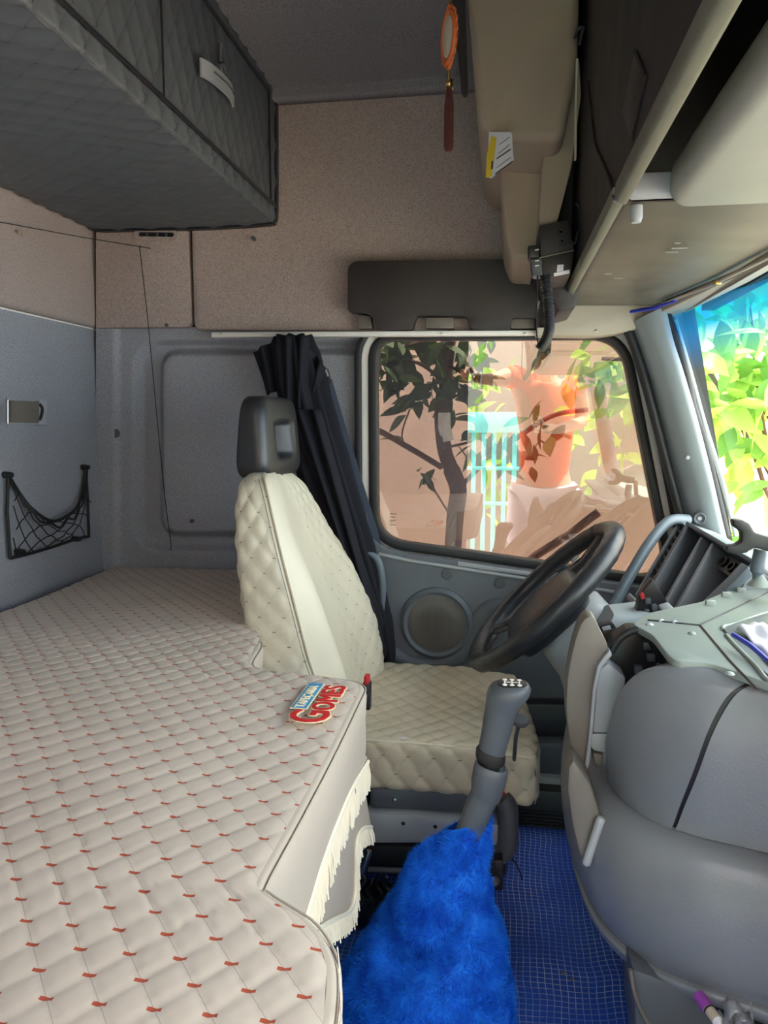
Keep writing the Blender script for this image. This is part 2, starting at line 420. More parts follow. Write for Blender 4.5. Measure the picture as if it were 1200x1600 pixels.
prof = [(1.9642, ZT-.06), (1.9636, ZT-.03), (1.957, ZT-.010), (1.94, ZT+.001), (1.91, ZT+.008), (1.85, ZT+.012), (1.7, ZT+.014), (1.4, ZR), (.8, ZR+.005), (-.35, ZR+.01)]
prof = [(p.x, p.y) for p in smooth_path([Vector((a, b, 0)) for a, b in prof], 4)]
ceil = struct(grid('ceiling', lambda u, v: Vector((-1.16+u*2.1, *prof[min(round(v*(len(prof)-1)), len(prof)-1)])), 4, len(prof)-1, M['felt_roof'], None, None), 'grey felt roof lining')
mo = ceil.modifiers.new('t', 'SOLIDIFY'); mo.thickness = .04; mo.offset = 1 
GL = roundpoly([(588, 531), (970, 529), (1044, 906), (590, 842)], [32, 48, 50, 44], 8)
def big(p): 
    c = Vector((800, 700)); d = p-c; k = min(900/max(abs(d.x), 1e-6), 620/max(abs(d.y), 1e-6)); q = c+d*k; q.x = min(q.x, 1022+max(q.y-505, 0)*.25); return q
ring('outer_skin', grow(GL, 8), [big(p) for p in grow(GL, 8)], 2.045, 2.09, M['black'], wb)
# driver door
door = empty_struct('door_1', 'grey driver door with large window')
glass = pprism('glass', GL, 2.012, .005, M['glass'], door, 0)
ring('window_seal', GL, grow(GL, 13), 1.985, 2.03, M['rubber'], door, .004)
ring('white_flange', grow(GL, 13), grow(GL, 25), 1.992, 2.03, M['white'], door, .003)
ring('outer_seal', grow(GL, 25), grow(GL, 35), 1.975, 2.03, M['rubber'], door, .004)
sh = pprism('panel', [(572, 800), (577, 838), (600, 857), (640, 867), (860, 898), (1000, 918), (1046, 915), (1058, 893), (1100, 960), (1110, 1260), (585, 1260)], 1.945, .04, M['door'], door, .006)
tube('panel_rail', [atY(x, y, 1.944) for x, y in [(592, 866), (640, 876), (860, 910), (960, 925)]], .005, M['light'], door, 8)
def rib(name, px, w, mat, Y=1.94, flat=.5): return tube(name, smooth_path([atY(x, y, Y) for x, y in px], 6), w, mat, door, 10, flat, (0, 0, 1))
pprism('rail_slot', [(715, 878), (845, 897), (846, 903), (716, 885)], 1.941, .01, M['light'], door, .002)
for x, y in ((698, 897), (781, 911)):
    c = atY(x, y, 1.944); lathe('plug', [(0.0005, -.0015), (.013, -.0015), (.0145, 0), (.0145, .004)], c, (0, 1, 0), M['dark'], door, 24)
# speaker with woven grille
sp_c = atY(682, 974, 1.94)
spk = lathe('speaker_bowl', [(.100, .012), (.098, -.004), (.088, -.012), (.080, -.006)], sp_c, (0, 1, 0), M['door'], door, 48)
gr = lathe('speaker_grille', [(.082, .004), (.078, -.006), (.06, -.012), (.03, -.015), (.001, -.0155)], sp_c, (0, 1, 0), M['mesh'], door, 48)
datas = []
for i in range(-17, 18):
    x = i*.0044; h = math.sqrt(max(.076**2-x*x, 0)); n = 9
    pts = [sp_c+Vector((x, -.0175+.0115*((x*x+(h*k/n)**2)/.076**2), h*k/n)) for k in range(-n, n+1)]
    datas.append(loft_data(tube_data(pts, .0011, 4)))
multi('grille_threads', datas, M['mesh'], spk)['kind'] = 'stuff'
rib('armrest_bulge', [(606, 1018), (640, 1036), (690, 1040), (728, 1015), (748, 970), (775, 948), (840, 952), (900, 960)], .024, M['door'], 1.945, .55)
pprism('lower_pocket', roundpoly([(600, 1100), (1000, 1100), (1000, 1162), (600, 1162)], 8), 1.90, .05, M['black'], door, .008)
pprism('pocket_lip', roundpoly([(600, 1162), (1000, 1160), (1000, 1213), (600, 1213)], 8), 1.86, .09, M['dark'], door, .01)
sill = empty_struct('trim_1', 'pale metal door sill strip with black rubber step')
box('sill_strip', (-.3, 1.84, atY(860, 1228, 1.84).z), (.9, 1.95, atY(860, 1215, 1.84).z), M['light'], sill, .003)
box('rubber_step', (-.3, 1.80, 0), (.9, 1.95, atY(860, 1231, 1.82).z), M['rubber'], sill, .004)
for k in range(5): box('rubber_rib', (-.3, 1.795, .008+k*.009), (.9, 1.802, .012+k*.009), M['rubber'], sill, 0)
for k, (w_, g_) in enumerate([(11, 0), (9, 5), (10, 10), (6, 13), (9, 17)]):
    a = atY(609, 803+g_, 2.009); box('glass_mark', a+Vector((0, 0, -.0008)), a+Vector((w_*.0017, .0012, .0008)), M['etch'], glass, 0)
# white curtain rail over the window
rail = empty_struct('trim_2', 'white curtain rail above the driver window')
pprism('rail', [(330, 519), (842, 516), (842, 523), (330, 527)], 1.935, .03, M['white'], rail, .002)
for x in (345, 690, 820): lathe('rail_screw', [(.0005, -.002), (.003, -.0015), (.003, .002)], atY(x, 521, 1.934), (0, 1, 0), M['steel'], rail, 10)
# header over the door and windscreen
hd = empty_struct('trim_3', 'beige header trim below the overhead console')
HL = roundpoly([(838, 470), (1020, 478), (1075, 460), (1010, 512), (940, 526), (838, 524)], [0, 0, 0, 30, 30, 0])
pprism('header_panel', HL, 1.915, .06, M['header'], hd, .006)
for x, y in ((932, 517),): lathe('header_screw', [(.0005, -.002), (.003, -.0015), (.003, .002)], atY(x, y, 1.914), (0, 1, 0), M['steel'], hd, 10)
# A pillar: cross sections from top to bottom
ap = empty_struct('trim_4', 'pale blue grey windscreen pillar trim')
secs = [((985, 505), (1040, 478)), ((1000, 545), (1052, 530)), ((1018, 600), (1068, 580)), ((1040, 680), (1090, 655)), ((1062, 760), (1112, 740)), ((1076, 812), (1128, 810)), ((1084, 835), (1138, 850))]
rg = []
for (a, b) in secs:
    A = atY(*a, 1.93); B = atY(*b, 1.87); m = Vector((0, -.022, 0))
    rg.append([A+Vector((0, .05, 0)), A, A+(B-A)*.12+m*.8, A+(B-A)*.4+m*1.25, A+(B-A)*.75+m*1.1, A+(B-A)*.96+m*.4, B, B+Vector((.01, .06, 0))])
rg2 = [smooth_path([r[k] for r in rg], 4) for k in range(8)]
loft('pillar_cover', [[rg2[k][i] for k in range(8)] for i in range(len(rg2[0]))], M['pillar'], ap, angle=60)
tube('pillar_shade_strip', smooth_path([atY(x, y, 1.93) for x, y in [(978, 508), (996, 555), (1020, 640), (1046, 740), (1066, 815), (1072, 850)]], 5), .012, M['rubber'], ap, 8)  # dark tube standing in for the shade along the pillar's left side
lathe('pillar_screw', [(.0005, -.004), (.0045, -.003), (.0055, 0), (.0055, .01)], atY(1074, 715, 1.868), (.1, 1, 0), M['light'], ap, 14)
lathe('bolt_cup', [(.0068, .001), (.0125, -.004), (.0145, -.002), (.0145, .02)], atY(1093, 810, 1.862), (.1, 1, 0), M['dark'], ap, 24)
lathe('bolt_head', [(.0005, -.002), (.005, -.0015), (.0062, .003), (.0062, .02)], atY(1093, 810, 1.862), (.1, 1, 0), M['light'], ap, 6)
# windscreen
ws = empty_struct('window_1', 'windscreen with a blue sun band')
def wpt(px, py, Y=1.93): return atY(px, py, Y)
T1, T2 = wpt(1042, 470), wpt(1150, 868)
def wsf(u, v):
    # u runs across the cab, v down the glass
    y = 1.93-u*2.2; bow = .20*(1-((u*2.2-1.1)/1.1)**2)
    p = T1.lerp(T2, v); return Vector((p.x+bow*.75, y, p.z))
grid('glass', wsf, 40, 12, M['wglass'], ws)
tube('seal', smooth_path([wpt(x, y, 1.895) for x, y in [(1036, 480), (1052, 520), (1072, 590), (1082, 640), (1098, 690), (1118, 770), (1134, 838)]], 5), .0115, M['rubber'], ws, 8)
tube('outer_strip', smooth_path([wpt(x, y, 1.92) for x, y in [(1054, 500), (1078, 580), (1100, 660), (1128, 750), (1150, 838)]], 5), .006, M['light'], ws, 8)
tube('top_seal', [wsf(i/30, 0)+Vector((.005, 0, .0)) for i in range(31)], .016, M['rubber'], ws, 8)
# outside of the cab below and above the windscreen
cs = empty_struct('wall_front', 'cab front panel')
grid('cowl', lambda u, v: (lambda p: Vector((p.x+.02+v*.03, p.y, p.z-v*.75)))(wsf(u, 1)), 20, 2, M['white'], cs)
grid('brow', lambda u, v: (lambda p: Vector((p.x+.03-v*.02, p.y, p.z+v*.75)))(wsf(u, 0)), 20, 2, M['white'], cs)
box('side_skirt', (-1.2, 2.05, -.3), (.62, 2.1, .25), M['white'], cs, .01); box('door_corner', (.46, 2.046, .2), (.70, 2.10, .70), M['dark'], cs, .005); box('brow_corner', (.38, 2.046, 1.33), (.56, 2.10, 2.0), M['console'], cs, .005); box('rear_shell', (-1.2, -.36, -.3), (XR-.001, 2.1, 2.0), M['white'], cs, .0); box('roof_shell', (-1.2, -.36, 1.962), (.62, 2.1, 2.0), M['white'], cs, 0); box('upper_side', (-1.2, 2.04, 1.7), (.5, 2.09, 1.97), M['white'], cs, 0); box('under_floor', (-1.2, -.36, -.35), (.75, 2.1, -.30), M['black'], cs, 0)
tr = empty_struct('trim_5', 'metal edge rail on the roof lining')
p0, p1 = atZ(436, 112, ZT+.03), atZ(365, 0, ZT+.03)
d_ = Vector((p0.x, 0, 0)); 
tube('edge_rail', [Vector((p0.x, y, z-.006)) for y, z in [(1.93, ZT+.002), (1.86, ZT+.008), (1.7, ZT+.010), (1.4, ZR-.006), (.8, ZR-.002), (.2, ZR)]], .005, M['steel'], tr, 8)
tube('edge_groove', [Vector((p0.x+.009, y, z-.003)) for y, z in [(1.93, ZT+.002), (1.86, ZT+.008), (1.7, ZT+.010), (1.4, ZR-.006), (.8, ZR-.002), (.2, ZR)]], .003, M['black'], tr, 6)
ht = atY(630, 12, 1.5)
hatch = empty_struct('trim_6', 'beige roof hatch frame')
box('hatch_frame', (-.235, .7, 1.88), (.02, 1.66, 1.93), M['beige'], hatch, .01)
# rear and side closures out of view
cl = empty_struct('wall_right', 'passenger side wall around the open door')
box('rear_quarter', (-1.16, -.36, .2), (-.20, -.32, 1.98), M['felt_low'], cl, 0)
box('header_beam', (-.25, -.36, 1.72), (.6, -.30, 1.98), M['beige'], cl, .01)
tube('front_pillar', [(.62, -.28, .7), (.46, -.28, 1.5)], .04, M['dark'], cl, 10)
# small fittings of the walls
def wallbit(name, px, py, r, d, mat, label, cat, Y=1.96):
    o = lathe(name, [(.0005, -d), (r*.8, -d), (r, -d*.5), (r, .004)], atY(px, py, Y), (0, 1, 0), mat, None, 20); return tag(o, label, cat)
wallbit('wall_plug', 180, 677, .0135, .003, M['dark'], 'round dark grey plug beside the grooved recess, left of the hanging string', 'plug', 1.995)
wallbit('wall_clip', 300, 814, .006, .006, M['dark'], 'tiny dark clip low on the recessed panel right of the string end', 'clip', 1.985)
wallbit('wall_screw', 260, 508, .005, .004, M['dark'], 'small dark screw at the bottom edge of the corner panel', 'screw', 1.963)
wallbit('wall_stud', 397, 373, .006, .010, M['dark'], 'small dark stud in the wall under the charcoal locker corner', 'stud', 1.963)
vt = thing('vent', 'narrow slotted vent in the wall under the locker', 'vent')
ring('vent_frame', roundpoly([(216, 362), (271, 363), (271, 370), (216, 369)], 3, 3), roundpoly([(209, 356), (277, 358), (277, 377), (209, 375)], 8, 3), 1.958, 1.97, M['felt_top'], vt, .001)
pprism('vent_slot', [(215, 361), (272, 362), (272, 371), (215, 370)], 1.962, .006, M['black'], vt, 0)
for x in (228, 244, 258): pprism('slat', [(x, 362), (x+3, 362), (x+3, 370), (x, 370)], 1.960, .004, M['dark'], vt, 0)
# ---------------------------------------------------------------- outside
yw = struct(box('wall_outside', (-3.2, 3.25, -1.3), (3.6, 3.45, 1.72), M['peach'], None, .01), 'peach painted garden wall'); yw.name = 'wall_outside'
gd = struct(box('floor_outside', (-8, -9, -1.4), (8, 9, -1.25), M['ground'], None, 0), 'pale paving outside the cab'); gd.name = 'ground'
leafs = {}
def leaf_mesh(name, L, W, mat):
    vs, fs = [], []; n = 5; ws_ = [0.05, .62, 1, .92, .55, .03]
    for i in range(n+1):
        y = L*i/n; hw = W*.5*ws_[i]; z = -.12*L*(i/n)**2
        vs += [(-hw, y, z+.18*hw), (0, y, z), (hw, y, z+.18*hw)]
    for i in range(n): fs += [(i*3, i*3+1, i*3+4, i*3+3), (i*3+1, i*3+2, i*3+5, i*3+4)]
    me = bpy.data.meshes.new(name); me.from_pydata(vs, [], fs); me.materials.append(mat); me.polygons.foreach_set('use_smooth', [True]*len(fs)); return me
def leaves(parent, me, pts, n, spread, sc=(.7, 1.2), stuff=False, droop=.3):
    for i in range(n):
        c = Vector(random.choice(pts)); p = c+Vector((random.gauss(0, spread), random.gauss(0, spread*.7), random.gauss(0, spread)))
        o = bpy.data.objects.new('leaf', me); C.objects.link(o); o.parent = parent; o.location = p
        o.rotation_euler = (random.uniform(-1.3, .5)-droop, random.uniform(-.8, .8), random.uniform(0, 2*pi)); s = random.uniform(*sc); o.scale = (s, s, s)
tree = thing('street_tree', 'dark leaved tree against the peach wall behind the driver window', 'tree')
TY = 2.75
tp = [(690, 1900), (697, 1300), (700, 990), (705, 900), (708, 850), (712, 800), (716, 765), (706, 735), (694, 700), (690, 640), (697, 590), (702, 540), (706, 480), (700, 380)]
tube('trunk', smooth_path([atY(x, y, TY) for x, y in tp], 5), [.032]*36+[.027]*12+[.022]*18, M['bark'], tree, 12)
tube('painted_band', [atY(x, y, TY) for x, y in [(697, 690), (692, 668), (692, 645)]], .0290, M['white'], tree, 12)
for pl, r in (([(520, 640), (590, 672), (640, 700), (690, 730)], .011), ([(716, 765), (760, 720), (800, 690), (862, 650), (920, 640)], .009), ([(695, 600), (660, 570), (620, 560)], .007),
              ([(640, 705), (628, 680), (640, 640)], .003), ([(700, 570), (740, 600), (745, 660)], .006), ([(700, 800), (675, 760), (665, 745)], .004), ([(694, 700), (735, 690), (745, 680)], .005), ([(706, 520), (640, 540), (590, 560)], .006)):
    tube('branch', smooth_path([atY(x, y, TY+random.uniform(-.05, .05)) for x, y in pl], 5), r, M['bark'], tree, 8)
tube('branch', [atY(x, y, TY+.1) for x, y in [(790, 905), (840, 866), (890, 835), (935, 800)]], .016, M['bark'], tree, 10)
lm = leaf_mesh('leaf', .095, .045, M['leaf'])
def cl_(px, Y): return [atY(x, y, Y) for x, y in px]
leaves(tree, lm, cl_([(600, 545), (615, 560), (640, 545), (600, 580), (670, 540), (620, 540)], TY-.05), 75, .05)
leaves(tree, lm, cl_([(640, 600), (655, 615), (640, 635), (670, 600)], TY), 26, .035)
leaves(tree, lm, cl_([(725, 560), (745, 590), (735, 620), (740, 650), (750, 690), (720, 545), (715, 600)], TY), 75, .045)
leaves(tree, lm, cl_([(660, 740), (670, 745)], TY), 8, .02, (.5, .8))
leaves(tree, lm, cl_([(790, 690), (830, 665), (860, 655), (810, 700), (850, 690)], TY), 26, .04)
leaves(tree, lm, cl_([(720, 500), (650, 500), (780, 480), (600, 470)], TY), 40, .10)
bush = thing('leafy_bush', 'bright green bush with fleshy leaves seen through the windscreen', 'bush')
lb = leaf_mesh('leaf', .13, .062, M['leafb'])
bs_ = [(1080, 510), (1110, 560), (1150, 510), (1190, 520), (1120, 610), (1160, 600), (1200, 600), (1140, 660), (1180, 680), (1200, 730), (1160, 640), (1210, 560), (1090, 470), (1150, 440), (1200, 400), (1190, 760), (1250, 600), (1250, 500), (930, 560), (960, 590)]
leaves(bush, lb, cl_(bs_[:12]+bs_[-8:-2], 2.7), 150, .085, (.8, 1.35))
leaves(bush, lb, cl_(bs_, 2.95), 120, .11, (.8, 1.3))
leaves(bush, lb, cl_([(925, 545), (955, 560), (975, 590), (915, 590)], 2.95), 28, .05, (.6, 1.0))
for pl in ([(1230, 900), (1200, 780), (1170, 690), (1120, 600), (1080, 540)], [(1260, 860), (1200, 700), (1180, 560), (1170, 480)], [(1230, 690), (1150, 590), (1090, 575)], [(1230, 800), (1180, 700), (1140, 690)], [(1080, 540), (1000, 560), (940, 560)]):
    tube('stem', smooth_path([atY(x, y, 2.85) for x, y in pl], 5), .008, M['bark'], bush, 8)
# teal gate behind the photographer (mirrored in the driver window)
gate = thing('teal_gate', 'pale teal barred gate standing behind the photographer', 'gate')
gx, gy = -1.1, -3.4
box('top_rail', (gx, gy, .92), (gx+1.5, gy+.04, 1.12), M['teal'], gate, .004)
for zz in (.55, .2, -.4, -1.2): box('rail', (gx, gy, zz), (gx+1.5, gy+.04, zz+.035), M['teal'], gate, .004)
for k in range(16): box('bar', (gx+k*.1, gy-.01, -1.25), (gx+k*.1+.045, gy, 1.0), M['teal'], gate, .003)
yw2 = struct(box('wall_backdrop', (-6, -6.3, -1.3), (6, -6.0, 2.6), M['backdrop'], None, .01), 'grey yard wall added unseen behind the photographer to hide mirrored sky'); yw2.name = 'wall_backdrop'  # backdrop wall added to keep white sky out of the window's reflection
hedge = thing('hedge', 'unseen green hedge added across the yard behind the photographer', 'hedge')  # leaf backdrop added to darken the sky mirrored in the side glass
lh = leaf_mesh('leaf', .28, .14, M['leafb'])
leaves(hedge, lh, [(x*.5, -4.2, z) for x in range(-1, 8) for z in (.4, .9, 1.3, 1.7, 2.1, 2.5)], 280, .28, (.8, 1.4))
# ---------------------------------------------------------------- upper charcoal locker
lk = thing('overhead_locker', 'charcoal quilted overhead locker filling the upper left corner', 'locker')
XF = atY(430, 355, 1.93).x; ZB = atY(430, 355, 1.93).z+.012; XT = atY(430, 140, 1.93).x
# wrapped cross-section (X,Z): from top rear, along the front face, round the lower edge, along the bottom
cs_ = [(XT-.12, ZR-.015), (XT-.05, ZR-.016), (XT-.008, ZR-.03), (XF+.003, 1.85), (XF+.002, 1.7), (XF, 1.60), (XF-.001, ZB+.035), (XF-.006, ZB+.008), (XF-.030, ZB-.001), (XF-.2, ZB-.004), (XF-.4, ZB), (XR+.04, ZB+.004), (XR+.02, ZB+.03)]
cp = smooth_path([Vector((a, 0, b)) for a, b in cs_], 14)
ln = [0]
for a, b in zip(cp, cp[1:]): ln.append(ln[-1]+(b-a).length)
def lkf(u, v):
    i = u*(len(cp)-1); k = int(min(i, len(cp)-2)); p = cp[k].lerp(cp[k+1], i-k); return Vector((p.x, 1.945-v*1.9, p.z))
def lkuv(u, v):
    i = u*(len(cp)-1); k = int(min(i, len(cp)-2)); return (ln[k]+(ln[k+1]-ln[k])*(i-k), v*1.9)
lo = grid('quilted_cover', lkf, len(cp)-1, 330, M['dquilt'], lk, lkuv)
displace(lo, groove(DA, DB, .0055, .3))
# check orientation of the normals: the cover has to puff outwards
cpp = [p for p in cp]; prism('end_cap', [Vector((p.x, 1.945, p.z)) for p in cpp], (0, .02, 0), M['dquilt'], lk, 0)
def seam(pts, r=.0035, mat=None, par=None): return tube('piping', pts, r, mat or M['dquilt'], par or lk, 6)
seam([Vector((XF+.004, y, ZB+.040)) for y in (1.93, 1.5, 1.0, .5, .1)], .004)
seam([Vector((XF+.004, y, 1.84)) for y in (1.88, 1.5, 1.0, .5, .1)], .004)
seam([Vector((XF+.005, 1.88, z)) for z in (1.84, 1.75, 1.62, ZB+.04)], .003)
for yy in (.95, 1.28): seam([Vector((XF+.005, yy, z)) for z in (1.84, 1.75, 1.62, ZB+.04)], .0022)
# handle strap and hook
hp = smooth_path([atX(x, y, XF+.03-abs(x-338)*.0007) for x, y in [(312, 105), (328, 114), (345, 128), (358, 142), (363, 155)]], 5)
sr = []
for p in hp: sr.append([p+Vector((0, 0, .017)), p+Vector((.004, 0, .017)), p+Vector((.004, 0, -.017)), p+Vector((0, 0, -.017))])
lh_ = loft('handle', sr, M['light'], lk, angle=30); lh_['label'] = 'pale grey curved handle strap'
tube('handle_slot', [p+Vector((.005, 0, .004)) for p in hp[6:-2]], .002, M['dark'], lh_, 6)
hk = atX(345, 85, XF+.012)
latch = tube('latch', [hk+Vector((0, 0, .02)), hk, hk+Vector((0, 0, -.016))], .006, M['steel'], lk, 8)
tube('latch_ring', [hk+Vector((.004, .010*cos(a), -.026+.010*sin(a))) for a in [k*2*pi/14 for k in range(15)]], .0018, M['steel'], latch, 6)

# ---------------------------------------------------------------- rear wall fittings
ash = thing('wall_ashtray', 'small silver flip ashtray set in the blue grey rear wall', 'ashtray')
def xq(px, X=XR+.001): return [atX(x, y, X) for x, y in px]
prism('backplate', xq([(9, 622), (69, 624), (69, 665), (9, 663)]), (.006, 0, 0), M['light'], ash, .001)
prism('lid', xq([(13, 626), (55, 627), (55, 661), (13, 660)], XR+.007), (.012, 0, 0), M['taupe'], ash, .002)
prism('side_tab', xq([(56, 625), (68, 626), (68, 664), (56, 664)], XR+.007), (.010, 0, 0), M['light'], ash, .002)
tube('finger_grip', smooth_path(xq([(62, 632), (66, 638), (65, 648), (62, 656)], XR+.019), 4), .004, M['black'], ash, 8)
tube('hinge_pin', xq([(12, 625), (12, 662)], XR+.02), .003, M['steel'], ash, 8)
net = thing('cargo_net', 'black elastic cargo net sagging on the rear wall', 'net')
XN = XR+.012
def np_(px, py, k=0): return atX(px, py, XN+k)
top = smooth_path([np_(13, 742), np_(30, 770), np_(50, 795, .02), np_(80, 814, .035), np_(105, 806, .03), np_(122, 790, .015), np_(130, 762), np_(134, 730)], 6)
bot = smooth_path([np_(16, 872), np_(50, 864, .015), np_(90, 852, .02), np_(120, 842, .012), np_(139, 838)], 12)
bot = [bot[round(i*(len(bot)-1)/(len(top)-1))] for i in range(len(top))]
tube('top_cord', top, .0042, M['cord'], net, 8); tube('bottom_cord', bot, .0042, M['cord'], net, 8)
tube('side_cord', [np_(13, 742), np_(11, 800), np_(16, 872)], .004, M['cord'], net, 8); tube('side_cord', [np_(134, 730), np_(137, 780), np_(139, 838)], .004, M['cord'], net, 8)
top2 = [p+Vector((.004, 0, -.012-.006*sin(i))) for i, p in enumerate(top)]; tube('second_cord', top2, .003, M['cord'], net, 6)
m_ = len(top); dd = []
for k in range(-6, 14):
    for sgn in (1, -1):
        pts = []
        for s in range(9):
            v = s/8; u = k/13+sgn*v*.42
            if 0 <= u <= 1:
                i = u*(m_-1); a = int(min(i, m_-2)); q = (top[a].lerp(top[a+1], i-a)).lerp(bot[a].lerp(bot[a+1], i-a), v)
                pts.append(q+Vector((.012*sin(pi*v), .002*sin(k*3+s*2), .003*cos(k*5+s*3))))
        if len(pts) > 2 and k % 2 == 0: tube('net_strand', pts, .0016, M['cord'], net, 5)
for x, y in ((13, 742), (134, 730), (32, 862), (120, 842)):
    lathe('net_hook', [(.0005, .012), (.006, .011), (.008, 0), (.008, -.012)], np_(x, y), (1, 0, 0), M['black'], net, 12)
st = thing('pull_string', 'thin black string hanging down the wall from its corner', 'string')
a = atY(235, 388, 1.93); b = atX(0, 347, XR+.03)
tube('line', [b, b.lerp(a, .5)+Vector((0, 0, -.002)), a], .0012, M['cord'], st, 5)
tube('hanging_end', smooth_path([atY(218, 385, 1.93), atY(222, 420, 1.93), atY(232, 510, 1.93), atY(246, 660, 1.95), atY(258, 780, 1.96), atY(267, 850, 1.96), atY(265, 860, 1.96)], 4), .0012, M['cord'], st, 5)
tube('hook', [atY(222, 388, 1.93), atY(230, 388, 1.93), atY(236, 389, 1.962)], .0018, M['steel'], st, 6)
hc = atX(28, 362, XR+.03); tag(tube('wall_hook', [hc, hc+Vector((.01, .004, 0)), hc+Vector((.012, .006, -.008))], .004, M['beige'], None, 8), 'tiny beige hook below the string on the rear wall', 'hook')

# ---------------------------------------------------------------- bunk / mattress
ZM = .605
def XE(Y):
    n = [(-.4, -.110), (.456, -.112), (.503, -.121), (.533, -.136), (.555, -.155), (.570, -.178), (.586, -.202), (.600, -.210), (.90, -.210), (1.095, -.211), (1.115, -.215), (1.130, -.228), (1.142, -.262), (1.152, -.31), (1.160, -.37), (1.172, -.405), (1.20, -.43), (1.36, -.455), (1.40, -.485), (1.97, -.52)]
    for (a, b), (c, d) in zip(n, n[1:]):
        if a <= Y <= c: return b+(d-b)*(Y-a)/(c-a)
    return n[-1][1]
ys = list(np.linspace(.30, 1.965, 330)); ys = sorted(set([-.3, -.1, .1, .2]+ys+[1.12+.0012*k for k in range(60)]))
ZD = lambda x, y: .006*sin(x*7+y*4)*sin(y*5) - .012*sst(.9, .0, y)*0
vs, uv, fs = [], [], []; NX = 210
for y in ys:
    xe = XE(y)-.003
    for i in range(NX+1):
        x = -1.09 + (xe+1.09)*i/NX; edge = min(abs(x-xe), .03)/.03
        vs.append((x, y, ZM+ZD(x, y))); uv.append((x, y))
for j in range(len(ys)-1):
    for i in range(NX): a = j*(NX+1)+i; fs.append((a, a+1, a+NX+2, a+NX+1))
bed = thing('bunk_mattress', 'wide beige quilted bunk mattress with red brown stitches', 'mattress')
top_ = mesh('quilted_top', vs, fs, M['bed'], bed, True, None, uv); xe_ = np.array([XE(y) for y in ys]); gf = groove(A_, B_, .0024, .22)
displace(top_, lambda uv, co: gf(uv, co)*np.clip((np.interp(co[:, 1], ys, xe_)-co[:, 0])/.012, 0, 1))
# piped edge and plain side band following the outline
bp = smooth_path([Vector((XE(y), y, 0)) for y in [-.3, .3, .42, .456, .503, .533, .555, .57, .586, .6, .7, .9, 1.06, 1.095, 1.115, 1.13, 1.142, 1.152, 1.16, 1.172, 1.2, 1.3, 1.4, 1.97]], 5)
rings_ = []
for i, p in enumerate(bp):
    t = (bp[min(i+1, len(bp)-1)]-bp[max(i-1, 0)]).normalized(); nrm = Vector((t.y, -t.x, 0))
    z0 = ZM+ZD(p.x, p.y)
    pr = [(-.0035, .0), (.0, -.0004), (.003, -.0016), (.006, -.006), (.0085, -.014), (.0065, -.05), (.007, -.10), (.004, -.135), (-.03, -.137)]
    rings_.append([p+nrm*o+Vector((0, 0, z0+h)) for o, h in pr])
loft('side_band', rings_, M['skirt'], bed, closed=False, cap=False, angle=80)
pip = [r[3]+Vector((.001, 0, .003)) for r in rings_]; tube('piping', pip, .0012, M['skirt'], bed, 6)
box('mattress_core', (-1.085, -.3, .47), (-.70, 1.95, .585), M['skirt'], bed, 0)
bb = thing('bunk_box', 'dark bunk base box under the mattress', 'bunk base'); box('side_panel', (-1.085, -.3, .0), (-.34, 1.12, .468), M['dark'], bb, .01); box('rear_box', (-1.085, 1.12, 0), (-.72, 1.95, .468), M['dark'], bb, .01)
# sewn patch with the upholsterer's lettering, reading along +Y
def text_mesh(name, s, size, mat, parent, M4, ext=.0004, off=0, sx=1):
    cu = bpy.data.curves.new(name, 'FONT'); cu.body = s; cu.size = size; cu.extrude = ext; cu.resolution_u = 3
    to = bpy.data.objects.new('tmp', cu); C.objects.link(to); dg = bpy.context.evaluated_depsgraph_get(); dg.update()
    me = bpy.data.meshes.new_from_object(to.evaluated_get(dg)); bpy.data.objects.remove(to); bpy.data.curves.remove(cu)
    if off:      # bolder strokes: the letters repeated around a small circle
        b_ = bmesh.new(); src = me.copy()
        for k in range(8):
            m2 = src.copy(); m2.transform(Matrix.Translation((off/sx*cos(k*pi/4), off*sin(k*pi/4), k*.00006))); b_.from_mesh(m2); bpy.data.meshes.remove(m2)
        b_.to_mesh(me); b_.free(); bpy.data.meshes.remove(src)
    me.transform(M4 @ Matrix.Diagonal((sx, 1, 1, 1))); me.materials.clear(); me.materials.append(mat)
    o = bpy.data.objects.new(name, me); C.objects.link(o); o.parent = parent; return o
patch = thing('sewn_patch', 'small red and blue lettered patch sewn on the mattress edge', 'patch')
M['pred'] = base_mat('patch red', srgb(206, 34, 36), .75); M['pblue'] = base_mat('patch blue', srgb(70, 150, 196), .75); M['pcream'] = base_mat('patch cream', srgb(240, 226, 190), .8)
o0 = atZ(503, 1132, ZM+.0036); o1 = atZ(541, 1070, ZM+.0036)
ex = (o1-o0); Lp = ex.length; ex.normalize(); ey = Vector((-ex.y, ex.x, 0)); ez = Vector((0, 0, 1))
def PM(x, y, z=0): return Matrix.Translation(o0+ex*x+ey*y+ez*z) @ Matrix((ex, ey, ez)).transposed().to_4x4()
for nm, mt, of, z in (('letter_outline', 'pcream', .0034, .0), ('lettering', 'pred', .0012, .0010)):
    text_mesh(nm, 'G', .078, M[mt], patch, PM(0, -.002, z), off=of, sx=.82); text_mesh(nm, 'OMES', .046, M[mt], patch, PM(.046, -.002, z), off=of*.9, sx=.86)
q = [(.050, .036), (.152, .036), (.152, .058), (.050, .058)]
prism('blue_bar', [o0+ex*x+ey*y+ez*.0004 for x, y in q], (0, 0, .0012), M['pblue'], patch, 0)
prism('bar_edge', [o0+ex*x+ey*y+ez*0 for x, y in [(.048, .034), (.154, .034), (.154, .060), (.048, .060)]], (0, 0, .001), M['pcream'], patch, 0)
text_mesh('small_lettering', 'TAPEÇARIA', .0200, M['pcream'], patch, PM(.0515, .0405, .0018), off=.0004, sx=.84)
